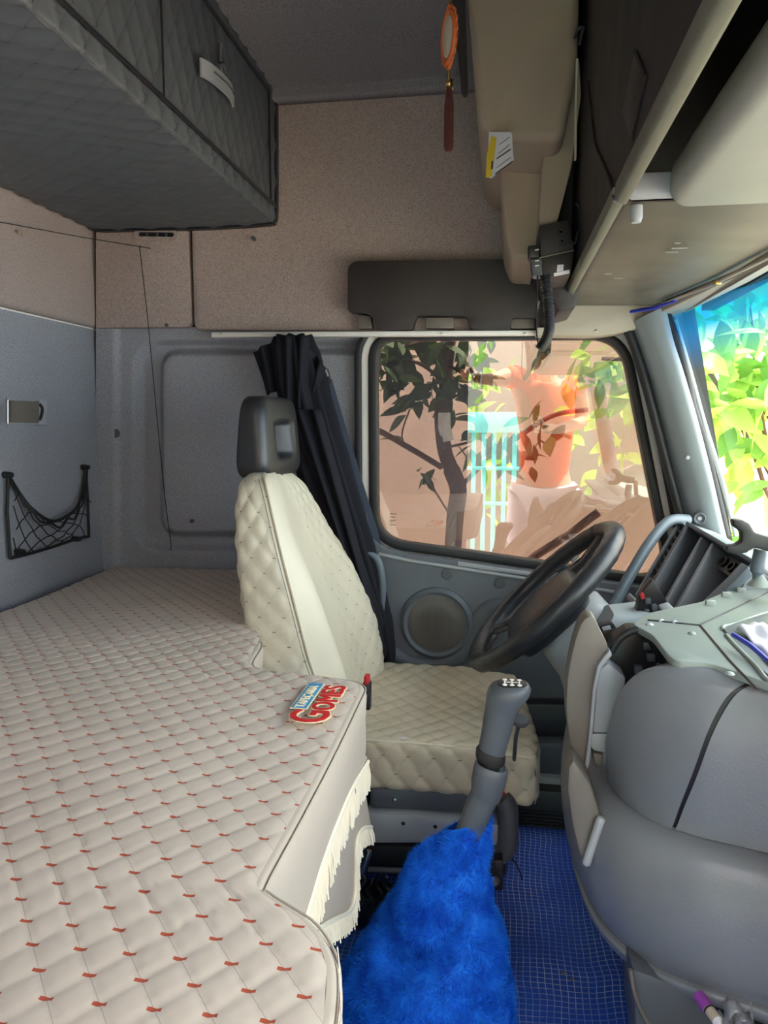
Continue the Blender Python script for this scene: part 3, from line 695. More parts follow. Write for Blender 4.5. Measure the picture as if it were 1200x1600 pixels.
# fringe and skirt hanging below the mattress
fr = thing('fringed_valance', 'beige valance with cream tassel fringe hanging under the mattress edge', 'valance')
def strip(name, up_, h, mat, n=60, wave=.004):
    P = smooth_path(up_, 10)
    return loft(name, [[p+Vector((wave*sin(i*.9), 0, 0)), p+Vector((wave*sin(i*.9+.6), 0, -h*.5)), p+Vector((wave*sin(i*.9+1), 0, -h))] for i, p in enumerate(P)], mat, fr, closed=False, cap=False)
def fringe(name, line, h, n):
    P = smooth_path(line, 12); dat = []
    m = len(P)
    for k in range(n):
        i = k/(n-1)*(m-1); a = int(min(i, m-2)); p = P[a].lerp(P[a+1], i-a); hh = h*random.uniform(.9, 1.08); j = Vector((random.gauss(0, .0012), random.gauss(0, .0012), 0))
        w_ = .0011; pts = [p, p+j+Vector((.003, 0, -hh*.5)), p+j*2+Vector((.002, 0, -hh))]
        dat.append(loft_data(tube_data(pts, w_, 3)))
    o = multi(name, dat, M['fringe'], fr); o['kind'] = 'stuff'
    b_ = tube(name.replace('fringe', 'braid'), P, .0035, M['fringe'], fr, 6); return o
L1 = [atX(x, y, -.203) for x, y in [(575, 1190), (550, 1232), (525, 1290), (505, 1345), (488, 1400), (478, 1432)]]
fringe('upper_fringe', L1, .045, 330)
L1b = [p+Vector((-.004, 0, .006)) for p in L1]; tube('seam_cord', L1b, .003, M['skirt'], fr, 6)
# lower panel, draped in a scallop
low_top = [p+Vector((-.012, 0, -.004)) for p in L1]
low = smooth_path([atX(x, y, -.212) for x, y in [(580, 1292), (566, 1296), (557, 1315), (556, 1360), (554, 1400), (546, 1424), (520, 1438), (500, 1450)]], 8)
lt = smooth_path(low_top, 12); lt = [lt[round(i*(len(lt)-1)/(len(low)-1))] for i in range(len(low))]
loft('lower_panel', [[a_, a_.lerp(b_, .5), b_] for a_, b_ in zip(lt, low)], M['skirt'], fr, closed=False, cap=False)
fringe('lower_fringe', [atX(x, y, -.209) for x, y in [(580, 1292), (566, 1296), (557, 1315), (556, 1360), (554, 1400), (546, 1424), (520, 1438), (500, 1450)]], .030, 300)
lathe('snap_button', [(.0005, .004), (.005, .003), (.0055, 0)], atX(552, 1238, -.204), (1, 0, 0), M['blue_plastic'], fr, 12)
lathe('snap_button', [(.0005, .004), (.005, .003), (.0055, 0)], atX(524, 1309, -.204), (1, 0, 0), M['blue_plastic'], fr, 12)
tag(tube('loose_thread', smooth_path([atX(527, 1480, -.11), atX(531, 1530, -.10), atX(534, 1600, -.11), atX(536, 1660, -.12)], 4), .0006, M['fringe'], None, 4), 'thin pale loose thread hanging at the mattress corner', 'thread')
# ---------------------------------------------------------------- driver seat
seat = thing('driver_seat', 'cream quilted driver seat with black headrest beside the bunk', 'seat')
lev = [(.36, 1.41, 1.87, -.465, -.345, .055), (.42, 1.40, 1.88, -.475, -.340, .055), (.50, 1.40, 1.88, -.482, -.355, .055), (.56, 1.40, 1.88, -.488, -.373, .055), (.68, 1.40, 1.855, -.503, -.402, .036),
       (.78, 1.405, 1.82, -.512, -.428, .012), (.85, 1.42, 1.785, -.516, -.448, .004), (.895, 1.435, 1.75, -.517, -.462, .0), (.918, 1.45, 1.72, -.515, -.472, -.004), (.932, 1.475, 1.69, -.508, -.482, -.006), (.937, 1.51, 1.655, -.503, -.490, -.004)]
lev = [(.30, 1.42, 1.86, -.455, -.345, .05)]+lev
lev = [(.36+(a[0]-.36)*.965, a[1], a[2], a[3]-.018, a[4]-.016, a[5]) for a in lev]
LV = smooth_path([Vector((a[0], a[1], a[2])) for a in lev], 10); LW = smooth_path([Vector((a[3], a[4], a[5])) for a in lev], 10)
rings_, uvs_ = [], []
for p, q in zip(LV, LW):
    z, yn, yf = p; xb, xs, cr = q; yc = (yn+yf)/2; w_ = yf-yn; k = w_/.48
    key = [(xb, yn+.05*k, z), (xb+.006, yn+.012*k, z), (xb+.03, yn, z), (xs-.015, yn, z), (xs+.008, yn+.014*k, z), (xs+max(cr, 0)*.55+.020*k, yn+.06*k, z), (xs+max(cr, 0)*.35+.012, yn+.12*k, z), (xs+cr*.25+.004, yc-.03*k, z), (xs+cr*.35+.006, yc+.08*k, z),
           (xs+cr*.9+.006, yf-.085*k, z), (xs+cr+.002, yf-.035*k, z), (xs+cr*.6-.012, yf-.004*k, z), (xs-.04, yf, z), (xb+.02, yf-.01*k, z), (xb, yf-.05*k, z), (xb-.004, yc, z)]
    rr = smooth_path(key, 7, True); rings_.append(rr); L_ = 0
    for i, v in enumerate(rr): 
        uvs_.append((L_, z)); L_ += (rr[(i+1) % len(rr)]-v).length*(.48/w_ if w_ > 0 else 1)
bk = loft('backrest', rings_, M['seat'], seat, uv=uvs_, angle=80)
def seatpuff(uvs, co):
    f = puff(SA, SB, .0055)(uvs, co); z = co[:, 2]; X = co[:, 0]; Y = co[:, 1]
    # smooth plain leather on the inner bolster and at the top of the backrest, quilting elsewhere
    xs = np.interp(z, [a[0] for a in lev], [a[4] for a in lev]); yn = np.interp(z, [a[0] for a in lev], [a[1] for a in lev])
    plain = ((X > xs-.006) & (Y < yn+.155) & (z > .4))
    f[plain] = .003; f *= np.clip((.908-z)/.05, 0, 1); return f
displace(bk, seatpuff)
# plain insert over the inner bolster (its own leather panel, no stitching)
ins = []
for i in range(8, len(LV)-8):
    rr = rings_[i]; z = LV[i].x; a = 29
    ins.append([rr[j]+Vector((.0055, -.001, 0)) for j in range(26, 52)])
loft('bolster_panel', ins, M['cream'], bk, closed=False, cap=False, angle=80)
tube('piping', [rings_[i][27]+Vector((.006, -.004, 0)) for i in range(6, len(LV)-16)], .003, M['cream'], bk, 6)
tube('seam_thread', [rings_[i][25]+Vector((.003, -.0065, 0)) for i in range(6, len(LV)-16)], .0009, M['taupe'], bk, 4)
# headrest
hr, HY, HZ = [], 1.63, 1.005
for k in range(33):
    t = k/32; z = .898+.178*t; e = (1-abs(2*t-1)**5)**.45 if 0 < t < 1 else .25; e = max(e, .25)
    xb = -.562+.012*t; xf = -.484-.012*t; cx = (xb+xf)/2; hx = (xf-xb)/2*(.55+.45*e); hy = (.145-.012*t)*(.70+.30*e)
    P = roundpoly([(-hx, -hy), (hx, -hy), (hx, hy), (-hx, hy)], .028, 10); P = [P[i] for i in range(len(P))]
    r_ = []
    for i, p in enumerate(P):
        nxt = P[(i+1) % len(P)]; seg = 12 if (p-nxt).length > .05 else 1
        for s in range(seg): r_.append(p.lerp(nxt, s/seg))
    rr = []
    for p in r_:
        x, y = p.x, p.y; d = 0
        if x > hx*.6: d = .034*sst(.060, .046, abs(y-.0))*sst(.046, .032, abs(z-.982))
        if x > hx*.6: d -= .006*(1-(y/.14)**2)
        rr.append(Vector((cx+x-d, HY+y, z)))
    hr.append(rr)
loft('headrest', hr, M['leather_bk'], seat, angle=80)
for dy in (-.05, .05): tube('headrest_post', [(-.52, HY+dy, .88), (-.525, HY+dy, .93)], .006, M['steel'], seat, 10)
# cushion: rounded slab, quilted
def sbox(name, x0, x1, y0, y1, z0, z1, r, mat, parent, nx=60, ny=60, nz=14, bow=None):
    vs, uv, fs = [], [], []
    def face(o, du, dv, nu, nv, uvm):
        b = len(vs)
        for j in range(nv+1):
            for i in range(nu+1):
                p = Vector(o)+Vector(du)*(i/nu)+Vector(dv)*(j/nv); q = Vector((min(max(p.x, x0+r), x1-r), min(max(p.y, y0+r), y1-r), min(max(p.z, z0+r), z1-r)))
                d = p-q; 
                if d.length > 1e-9: p = q+d.normalized()*r
                if bow: p = bow(p)
                vs.append(p); uv.append(uvm(i/nu, j/nv))
        for j in range(nv):
            for i in range(nu): a = b+j*(nu+1)+i; fs.append((a, a+1, a+nu+2, a+nu+1))
    X, Y, Z = x1-x0, y1-y0, z1-z0
    face((x0, y0, z1), (X, 0, 0), (0, Y, 0), nx, ny, lambda u, v: (u*X, v*Y))
    face((x0, y0, z0), (X, 0, 0), (0, 0, Z), nx, nz, lambda u, v: (u*X, v*Z-Z))
    face((x1, y0, z0), (0, Y, 0), (0, 0, Z), ny, nz, lambda u, v: (X+v*Z-Z, u*Y))
    face((x1, y1, z0), (-X, 0, 0), (0, 0, Z), nx, nz, lambda u, v: (X-u*X, Y-v*Z))
    face((x0, y0, z0), (0, Y, 0), (X, 0, 0), 4, 4, lambda u, v: (v*X, u*Y))
    return mesh(name, vs, fs, mat, parent, True, 80, uv)
def cbow(p):
    u = (p.x+.40)/.475; v = (p.y-1.40)/.48
    x = p.x-.045*max(v-.2, 0)*max(u, 0)-.01*(2*v-1)**2*max(u, 0)
    return Vector((x, p.y, p.z+(.014*(2*v-1)**2-.008 if p.z > .335 else 0)+.012*sst(.75, .95, u)*(-1 if p.z > .335 else -1)-.010*u*0))
cu_ = sbox('seat_cushion', -.40, .090, 1.385, 1.875, .288, .385, .018, M['seatpan'], seat, 120, 120, 26, cbow)
displace(cu_, puff(SA, SB, .005))
tube('cushion_piping', smooth_path([cbow(Vector(p)) for p in [(-.3, 1.389, .381), (-.1, 1.389, .381), (.06, 1.389, .381), (.074, 1.41, .381), (.074, 1.6, .381), (.074, 1.85, .381)]], 6), .003, M['cream'], cu_, 6)
tz = atZ(632, 1155, .391); box('care_tag', tz+Vector((-.012, -.004, 0)), tz+Vector((.012, .004, .0025)), M['paper'], seat, 0)
cp_ = atZ(815, 1127, .45); kb = lathe('lever_knob', [(.0005, .006), (.016, .005), (.018, 0), (.016, -.004), (.004, -.008)], atY(812, 1126, 1.33), (.1, -.25, 1), M['dark'], seat, 24)
tube('lever_arm', [atY(812, 1128, 1.33), atY(806, 1150, 1.36), atY(800, 1235, 1.42)], .004, M['dark'], kb, 8)
# base below the cushion
base_ = pprism('base_shell', roundpoly([(578, 1232), (800, 1236), (800, 1268), (700, 1270), (578, 1262)], 5, 2), 1.39, .46, M['dark'], seat, .008)
pprism('slide_plate', [(570, 1272), (640, 1274), (690, 1280), (790, 1290), (790, 1322), (690, 1318), (570, 1318)], 1.375, .44, M['light'], seat, .004)
for x, y in ((630, 1287), (680, 1292)): lathe('plate_hole', [(.0005, -.001), (.0035, -.001), (.0045, .001)], atY(x, y, 1.3745), (0, 1, 0), M['black'], seat, 12)
for x, y in ((617, 1250), (771, 1256), (601, 1271)): lathe('screw', [(.0005, -.003), (.004, -.002), (.005, 0)], atY(x, y, 1.388), (0, 1, 0), M['steel'], seat, 10)
pprism('lower_shell', [(560, 1322), (795, 1326), (790, 1372), (560, 1362)], 1.37, .45, M['black'], seat, .006)
box('floor_rail', (-.36, 1.36, .0), (-.06, 1.42, .07), M['black'], seat, .005); box('floor_rail', (-.36, 1.78, .0), (-.06, 1.84, .07), M['black'], seat, .005)
tube('cross_bar', [atY(560, 1358, 1.36), atY(700, 1364, 1.36)], .006, M['dark'], seat, 8)
lp = smooth_path([atY(x, y, 1.375) for x, y in [(784, 1248), (793, 1262), (794, 1300), (791, 1325), (778, 1336), (755, 1338)]], 6)
tube('side_arm', lp, .020, M['dark'], seat, 12, .8)
pprism('foot_bracket', [(757, 1345), (786, 1345), (786, 1392), (756, 1392)], 1.32, .03, M['black'], seat, .003)
bolt = lathe('bolt', [(.0005, -.006), (.006, -.005), (.009, -.002), (.010, .003)], atY(773, 1377, 1.319), (0, 1, 0), M['taupe'], seat, 12)
tube('red_lever', [atY(762, 1246, 1.38), atY(778, 1243, 1.38), atY(788, 1238, 1.385)], .005, M['red'], seat, 8)['label'] = 'red pull lever under the cushion'
for k, (x, y) in enumerate([(566, 1385), (578, 1390), (592, 1384), (604, 1388)]):
    P = [atY(x+5*sin(s*1.7+k), y-18+s*9, 1.28+.004*cos(s*2+k)) for s in range(8)]; tube('cable', smooth_path(P, 4), .0035, M['cord'], seat, 8)
lathe('valve', [(.0005, .03), (.005, .03), (.007, .02), (.007, -.02), (.004, -.03)], atY(571, 1351, 1.3), (.25, 0, 1), M['steel'], seat, 12)
bkl = thing('belt_buckle', 'red topped seat belt buckle between the backrest and cushion', 'buckle')
box('red_button', atY(568, 1069, 1.41)+Vector((0, 0, -.004)), atY(576, 1060, 1.41)+Vector((0, .02, .004)), M['red'], bkl, .003); box('buckle_body', atY(566, 1110, 1.41), atY(578, 1068, 1.41)+Vector((0, .022, 0)), M['black'], bkl, .003)

# ---------------------------------------------------------------- curtain, belt, grab handle
cur = thing('curtain', 'black curtain gathered and tied behind the driver seat', 'curtain')
cen = smooth_path([atY(x, y, 1.90) for x, y in [(455, 524), (462, 560), (474, 620), (492, 690), (516, 770), (545, 860), (570, 940), (588, 1000), (597, 1032)]], 8)
wid = np.interp(np.linspace(0, 1, len(cen)), [0, .08, .2, .4, .6, .8, 1], [.042, .050, .058, .064, .062, .052, .030])
rg = []
for i, p in enumerate(cen):
    r_ = []; n = 96
    for k in range(n):
        a = 2*pi*k/n; f = 1+.22*sin(a*8+i*.03)+.10*sin(a*5+1+i*.05); r_.append(p+Vector((cos(a)*wid[i]*f, sin(a)*wid[i]*.62*f, .003*sin(a*7+i))))
    rg.append(r_)
loft('gathered_folds', rg, M['cloth'], cur, angle=180)
def flap(name, px, Y, n=18):
    a, b, c, d = [atY(x, y, Y) for x, y in px]
    return grid(name, lambda u, v: (a.lerp(b, u)).lerp(d.lerp(c, u), v)+Vector((0, .012*sin(u*13+v*2), 0)), n*2, n, M['cloth'], cur, thick=.003)
flap('top_flap', [(432, 526), (482, 524), (478, 640), (446, 640)], 1.865); flap('loose_flap', [(396, 550), (436, 526), (462, 600), (416, 618)], 1.90); flap('side_flap', [(470, 524), (508, 574), (500, 600), (474, 640)], 1.885)
flap('front_fold', [(452, 640), (500, 640), (606, 1020), (592, 1030)], 1.845, 30); flap('rear_fold', [(480, 625), (505, 690), (600, 960), (600, 1030)], 1.875, 30)
dat = [loft_data(tube_data([Vector(p)+Vector((0, -.002, 0)), Vector(p)+Vector((.006, -.004, -.004))], .0012, 4)) for p in [atY(500+k*.86, 700+k*3.0, 1.862) for k in range(0, 105, 3)]]
multi('hem_stitches', dat, M['dark'], cur)['kind'] = 'stuff'
sb = thing('seat_belt', 'blue grey seat belt webbing running down from the pillar behind the curtain', 'seat belt')
bp_ = smooth_path([atY(x, y, 1.955) for x, y in [(507, 590), (522, 640), (540, 700), (560, 765), (585, 850), (606, 950), (614, 1060)]], 6)
loft('webbing', [[p+Vector((-.02, 0, .006)), p+Vector((.02, -.003, -.004)), p+Vector((.02, -.0015, -.004)), p+Vector((-.02, .0015, .006))] for p in bp_], M['belt'], sb, angle=30)
pprism('belt_guide', roundpoly([(502, 572), (512, 576), (517, 600), (505, 602)], 4, 3), 1.945, .012, M['black'], sb, .002); pprism('guide_plate', [(504, 574), (510, 577), (514, 588), (508, 588)], 1.941, .004, M['light'], sb, .001)
gh = tag(tube('grab_handle', smooth_path([atY(x, y, 1.90) for x, y in [(562, 862), (580, 866), (592, 880), (597, 910), (598, 960), (597, 1060), (596, 1100)]], 6), .0105, M['bluegrey'], None, 12), 'upright blue grey grab handle by the window corner behind the seat', 'handle')
# ---------------------------------------------------------------- door side visor panel
vp = thing('side_visor', 'wide black padded panel with clip slots above the driver window', 'visor panel')
pts = [(543, 418, 5), (552, 408, 6), (700, 406, 0), (864, 404, 0), (864, 512, 0), (838, 512, 0), (836, 497, 5), (800, 497, 5), (797, 514, 0), (735, 514, 4), (729, 494, 6), (650, 492, 6), (643, 514, 4), (590, 515, 6), (578, 490, 8), (543, 487, 5)]
pprism('pad', roundpoly([(a, b) for a, b, c in pts], [c for a, b, c in pts], 3), 1.915, .045, M['visor'], vp, .005)
for q in ([(665, 496), (709, 496), (709, 513), (665, 513)], [(798, 498), (836, 498), (836, 513), (798, 513)], [(560, 492), (579, 494), (582, 513), (560, 513)]):
    pprism('clip', q, 1.935, .03, M['taupe'], vp, .002)
# ---------------------------------------------------------------- steering wheel and column
swc = Vector((.098, 1.64, .640)); e1 = Vector((.70, 0, .714)).normalized(); e2 = Vector((0, -1, 0)); nn = Vector((-.714, 0, .70)).normalized()
sw = thing('steering_wheel', 'black leather steering wheel in front of the driver seat', 'steering wheel')
RW = .205
def tor(R_, r, a0, a1, c, n=96, lump=0):
    return [c+(e1*cos(a)+e2*sin(a))*(R_) for a in [a0+(a1-a0)*k/n for k in range(n+1)]]
rim_r = []
P = tor(RW, 0, 0, 2*pi, swc)[:-1]
for i, p in enumerate(P):
    a = 2*pi*i/96; rad = (p-swc).normalized(); rr = .0205+.002*max(0, cos(2*(a-.6)))+.0006*sin(a*31)
    rim_r.append([p+(rad*cos(b)+nn*sin(b))*rr for b in [2*pi*k/16 for k in range(16)]])
vs = [v for r in rim_r for v in r]; fs = [(i*16+j, i*16+(j+1) % 16, ((i+1) % 96)*16+(j+1) % 16, ((i+1) % 96)*16+j) for i in range(96) for j in range(16)]
rim = mesh('rim', vs, fs, M['leather_bk'], sw, True)
for a in (.5, 2.7, 3.7, 5.8):
    p = swc+(e1*cos(a)+e2*sin(a))*RW; rad = (p-swc).normalized(); tube('grip_seam', [p+(rad*cos(b)+nn*sin(b))*.0205 for b in [2*pi*k/16 for k in range(17)]], .0012, M['black'], rim, 5)
HS = 1.13
def th(x, y, d): return swc+e1*x+e2*y+nn*d
hub = []
for d, sx, sy in ((-.075, .050, .055), (-.06, .085, .092), (-.035, .098, .105), (-.012, .094, .102), (-.002, .080, .088), (.002, .05, .06), (.003, .02, .02)):
    hub.append([th(p.x*HS-.016, p.y*HS, d) for p in roundpoly([(-sx, -sy), (sx*.9, -sy), (sx*.9, sy), (-sx, sy)], .05*min(1, sx/.06), 6)])
loft('hub_pad', hub, M['leather_bk'], sw, angle=60)
for y_, nm in ((-1, 'spoke'), (1, 'spoke')):
    for a in (.35, -2.75 if 0 else 2.55):
        A = th(.07*cos(a), y_*.07, -.02); B = th(RW*cos(a)*.97, y_*RW*sin(a)*.97, 0)
        rings2 = tube_data([A, A.lerp(B, .4)+nn*-.008, A.lerp(B, .8)-nn*.004, B], [.034, .026, .020, .02], 12, .45, nn.cross((B-A).normalized())); loft(nm, rings2, M['leather_bk'], sw, angle=60)
for y_ in (-.075, .075): lathe('horn_button', [(.0005, .006), (.010, .004), (.012, 0)], th(.10, y_, -.004), nn, M['light'], sw, 14)
col = thing('steering_column', 'grey steering column cowl behind the wheel with a switch', 'steering column')
cr = []
for d, sx, sy, sh_ in ((-.060, .070, .075, .0), (-.085, .085, .09, 0), (-.14, .088, .098, -.005), (-.19, .10, .10, -.02), (-.24, .12, .115, -.04), (-.30, .14, .14, -.06)):
    cr.append([th(p.x+sh_, p.y, d) for p in roundpoly([(-sx, -sy), (sx, -sy), (sx, sy), (-sx, sy)], .05, 6)])
loft('cowl', cr, M['light'], col, angle=60)
loft('lower_cowl', [rects(atY(x, y, 1.52), a, b, .03, 5, (.6, 0, .8), (0, 1, 0)) for x, y, a, b in ((935, 975, .04, .06), (975, 985, .06, .08), (1020, 1000, .06, .09))], M['pillar'], col)
swt = pprism('rocker_switch', roundpoly([(932, 978), (957, 972), (968, 990), (945, 1000)], 4, 3), 1.40, .02, M['black'], col, .003)
pprism('switch_symbol', [(940, 980), (953, 977), (957, 987), (944, 990)], 1.3985, .004, M['light'], swt, .001)
sk = tube('stalk', [atY(948, 995, 1.36), atY(968, 990, 1.30), atY(990, 985, 1.27)], [.012, .011, .007], M['black'], col, 12)
# ---------------------------------------------------------------- dashboard
dash = thing('dashboard', 'large grey wraparound dashboard with rounded lower bolster', 'dashboard')
BC = smooth_path([Vector(p) for p in [(.20, 1.62, 0), (.155, 1.48, 0), (.131, 1.33, 0), (.124, 1.20, 0), (.130, 1.10, 0), (.148, 1.02, 0), (.186, .957, 0), (.243, .918, 0), (.335, .885, 0), (.42, .83, 0), (.46, .70, 0), (.47, .5, 0), (.48, .2, 0), (.48, -.22, 0)]], 12)
def BN(i):
    t = (BC[min(i+1, len(BC)-1)]-BC[max(i-1, 0)]).normalized(); return Vector((t.y, -t.x, 0))
def at_s(s):
    i = min(max(s, 0), 1)*(len(BC)-1); a = int(min(i, len(BC)-2)); return BC[a].lerp(BC[a+1], i-a), BN(a).lerp(BN(a+1), i-a).normalized()
def dpt(s, z, off): p, n = at_s(s); return Vector((p.x+n.x*off, p.y+n.y*off, z))
def dsurf(name, s0, s1, prof, mat, ns=60, np__=6, extra=None, par=None):
    pr = smooth_path([Vector((z, o, 0)) for z, o in prof], np__)
    rings3 = []
    for k in range(ns+1):
        r_ = []
        for j, q in enumerate(pr):
            v = j/(len(pr)-1); a = s0(v) if callable(s0) else s0; b = s1(v) if callable(s1) else s1
            s = a+(b-a)*k/ns; e = extra(k/ns, v) if extra else 0
            r_.append(dpt(s, q.x, q.y-e))
        rings3.append(r_)
    return loft(name, rings3, mat, par or dash, closed=False, cap=False, angle=70)
bol = dsurf('lower_bolster', .0, 1.0, [(.475, -.10), (.487, -.05), (.488, -.028), (.482, -.012), (.465, 0), (.43, .010), (.38, .012), (.34, .006), (.318, -.002), (.300, -.014)], M['grain'], 140, 5)
dsurf('bottom_lip', .0, 1.0, [(.303, -.012), (.300, -.005), (.294, -.004), (.282, -.010), (.274, -.022), (.272, -.06), (.272, -.2)], M['dash'], 140, 4)
sS = lambda v: .612-.112*v      # slanted joint between the two face panels (v = 0 at the top)
prf = [(.712, -.10), (.711, -.055), (.703, -.033), (.685, -.023), (.64, -.020), (.58, -.023), (.53, -.027), (.49, -.032)]
dsurf('face_panel', lambda v: .285+.27*max(0, 1-v/.8)**1.2, sS, prf, M['dash'], 50, 5, lambda u, v: .075*(1-sst(0, .22, u))**2+.0)
dsurf('passenger_panel', lambda v: sS(v)+.006, 1.0, [(z, o-.002) for z, o in prf], M['grain'], 90, 5)
dsurf('panel_groove', lambda v: sS(v)-.004, lambda v: sS(v)+.010, [(z, o-.006) for z, o in prf], M['black'], 4, 5)
def tz_(px, z=.709): return [atZ(x, y, z) for x, y in px]
tp_ = roundpoly([(986, 986), (1012, 968), (1095, 950), (1200, 905), (1420, 830), (1500, 1165), (1200, 1082), (1110, 1050), (1050, 1046), (1018, 1003)], [8, 8, 5, 5, 0, 0, 30, 20, 14, 8], 3)
prism('top_panel', [atZ(p.x, p.y, .704) for p in tp_], (0, 0, .012), M['dash_top'], dash, .004)
prism('rear_top', [Vector(p) for p in [(.30, 1.20, .69), (.62, 1.30, .69), (.62, -.22, .69), (.46, -.22, .69), (.42, .84, .69)]], (0, 0, .014), M['dash_top'], dash, .003)
prism('windscreen_shelf', [Vector(p) for p in [(.47, 1.16, .68), (.50, 1.86, .70), (.60, 1.90, .70), (.72, 1.2, .70), (.76, .6, .69), (.66, -.22, .69), (.5, -.22, .68)]], (0, 0, .012), M['dash_top'], dash, .003)
tube('top_seam', tz_([(1012, 969), (1092, 977), (1200, 925)], .7165), .0016, M['black'], dash, 5); tube('top_seam', tz_([(1094, 977), (1140, 1032), (1183, 1077)], .7165), .0018, M['black'], dash, 5)
tray = tz_([(1130, 985), (1150, 975), (1215, 955), (1290, 960), (1300, 1060), (1210, 1066), (1180, 1040)], .7165)
prism('tray_recess', tray, (0, 0, .003), M['dash'], dash, .001); tube('tray_rim', smooth_path(tray, 5, True), .0035, M['dash_top'], dash, 8)
for x, y in ((1081, 990), (1140, 1053), (1032, 970), (1015, 976), (1053, 972)):
    lathe('dash_screw', [(.0005, .003), (.004, .0022), (.0062, 0)], atZ(x, y, .7165), (0, 0, 1), M['dash_top'] if x > 1060 else M['light'], dash, 14)
for x, y in ((1110, 945), (1135, 932), (1158, 925), (1180, 916)): box('clip_tab', atZ(x, y, .716)-Vector((.008, .004, .004)), atZ(x, y, .716)+Vector((.008, .004, .008)), M['dash_top'], dash, .002)
# instrument side: dark cavity and the open ashtray drawer
cav = pprism('cavity', roundpoly([(950, 1040), (962, 1002), (985, 986), (1008, 988), (1022, 1012), (1046, 1052), (1010, 1080), (990, 1150), (955, 1165)], 5, 3), 1.14, .05, M['black'], dash, .006)
tube('cavity_rim', smooth_path([atY(x, y, 1.13) for x, y in [(955, 1018), (968, 998), (988, 986), (1008, 988), (1022, 1010), (1046, 1052)]], 5), .006, M['rubber'], dash, 8)
for x, y in ((1010, 1012), (1016, 1030), (1030, 1044), (1032, 1052), (996, 1050)): box('cavity_clip', atY(x, y, 1.128)-Vector((.004, 0, .004)), atY(x+4, y-4, 1.128)+Vector((.004, .02, .004)), M['dark'], cav, .001)
drw = pprism('ashtray_drawer', smooth_path([Vector((x, y, 0)) for x, y in [(914, 967), (928, 965), (938, 985), (950, 1012), (940, 1028), (930, 1060), (925, 1110), (921, 1165), (916, 1205), (905, 1200), (895, 1180), (887, 1130), (885, 1090), (890, 1040), (902, 990)]], 3, True) and
             [(p.x, p.y) for p in smooth_path([Vector((x, y, 0)) for x, y in [(914, 967), (928, 965), (938, 985), (950, 1012), (940, 1028), (930, 1060), (925, 1110), (921, 1165), (916, 1205), (905, 1200), (895, 1180), (887, 1130), (885, 1090), (890, 1040), (902, 990)]], 3, True)], 1.105, .045, M['taupe'], dash, .006)
drw['label'] = 'open taupe ashtray drawer front'
pprism('drawer_edge', [(953, 1016), (957, 1024), (940, 1044), (932, 1080), (928, 1130), (921, 1195), (915, 1210), (914, 1198), (921, 1140), (926, 1080), (934, 1040)], 1.095, .02, M['light'], drw, .002)
pprism('drawer_box', [(934, 1048), (950, 1036), (978, 1058), (974, 1104), (990, 1112), (968, 1146), (926, 1146)], 1.10, .08, M['light'], drw, .004)
pprism('drawer_hinge', [(p.x, p.y) for p in roundpoly([(922, 1147), (968, 1147), (955, 1178), (924, 1172)], 8, 4)], 1.10, .07, M['light'], drw, .004)
pprism('drawer_catch', [(926, 1176), (944, 1180), (938, 1200), (928, 1194)], 1.10, .03, M['taupe'], drw, .003)
lowp = [(896, 1186), (908, 1204), (922, 1224), (935, 1262), (941, 1284), (930, 1300), (922, 1340), (918, 1362), (905, 1335), (894, 1290), (886, 1235), (888, 1200)]
ld = pprism('lower_drawer', lowp, 1.02, .06, M['taupe'], dash, .006); ld['label'] = 'taupe lower drawer front'
tube('drawer_pull', smooth_path([atY(x, y, 1.012) for x, y in [(940, 1277), (932, 1300), (922, 1330), (915, 1352)]], 5), [.004]+[.0065]*14+[.003], M['light'], ld, 8)
box('floor_console', (.36, 1.02, 0), (.75, 1.5, .45), M['dark'], dash, .02)
# black module tray by the windscreen
mod = thing('module_tray', 'empty black ribbed module bay between steering column and windscreen', 'module bay')
mTL, mTR, mBR, mBL = atY(1076, 826, 1.76), atY(1176, 886, 1.44), atY(1096, 965, 1.38), atY(1018, 925, 1.68)
mu, mv = (mTR-mTL), (mBL-mTL); mn = mv.cross(mu).normalized()
if mn.x > 0: mn = -mn
def mp(u, v, d=0): return mTL+mu*u+mv*v+mn*d
def mbox(name, u0, u1, v0, v1, d0, d1, mat, bev=.003, par=None): return prism(name, [mp(u0, v0, d0), mp(u1, v0, d0), mp(u1, v1, d0), mp(u0, v1, d0)], mn*(d1-d0), mat, par or mod, bev)
mbox('back_plate', -.05, 1.05, 0, 1.3, -.075, -.065, M['dark'])
for nm, a in (('side_wall', (-.07, -.02, -.03, 1.3)), ('side_wall', (.97, 1.03, -.03, 1.3)), ('top_wall', (-.07, 1.03, -.08, -.02))): mbox(nm, *a, -.08, .004, M['dark'])
mbox('divider', .19, .23, 0, 1.3, -.07, -.004, M['dash']); mbox('divider', .40, .44, 0, 1.3, -.07, .0, M['dash'])
for u in (.10, .31, .60, .78): mbox('rib', u, u+.012, .1, 1.25, -.07, -.045, M['dark'], .001)
mbox('connector_plate', .46, .96, .0, .22, -.07, -.03, M['taupe'])
for u in (.52, .64, .74, .88): lathe('socket', [(.012, 0), (.012, .008), (.008, .008), (.008, 0)], mp(u, .11, -.03), mn, M['black'], mod, 12)
vg = [mp(-.13, .05), mp(-.13, 1.15)]
for k in range(10): mbox('vent_slat', -.20, -.08, .08+k*.105, .12+k*.105, -.05, -.005, M['black'], .001)
mbox('vent_side', -.22, -.20, -.02, 1.2, -.06, .002, M['dark']); mbox('trim_rail', -.25, 1.05, 1.22, 1.30, -.05, .012, M['light'])
hp_ = pprism('side_cheek', [(1170, 884), (1176, 900), (1130, 945), (1096, 968), (1098, 955), (1150, 905)], 1.40, .04, M['bluegrey'], mod, .003)
swb = thing('switch_panel', 'small black switch panel with a red switch below the module bay', 'switch panel')
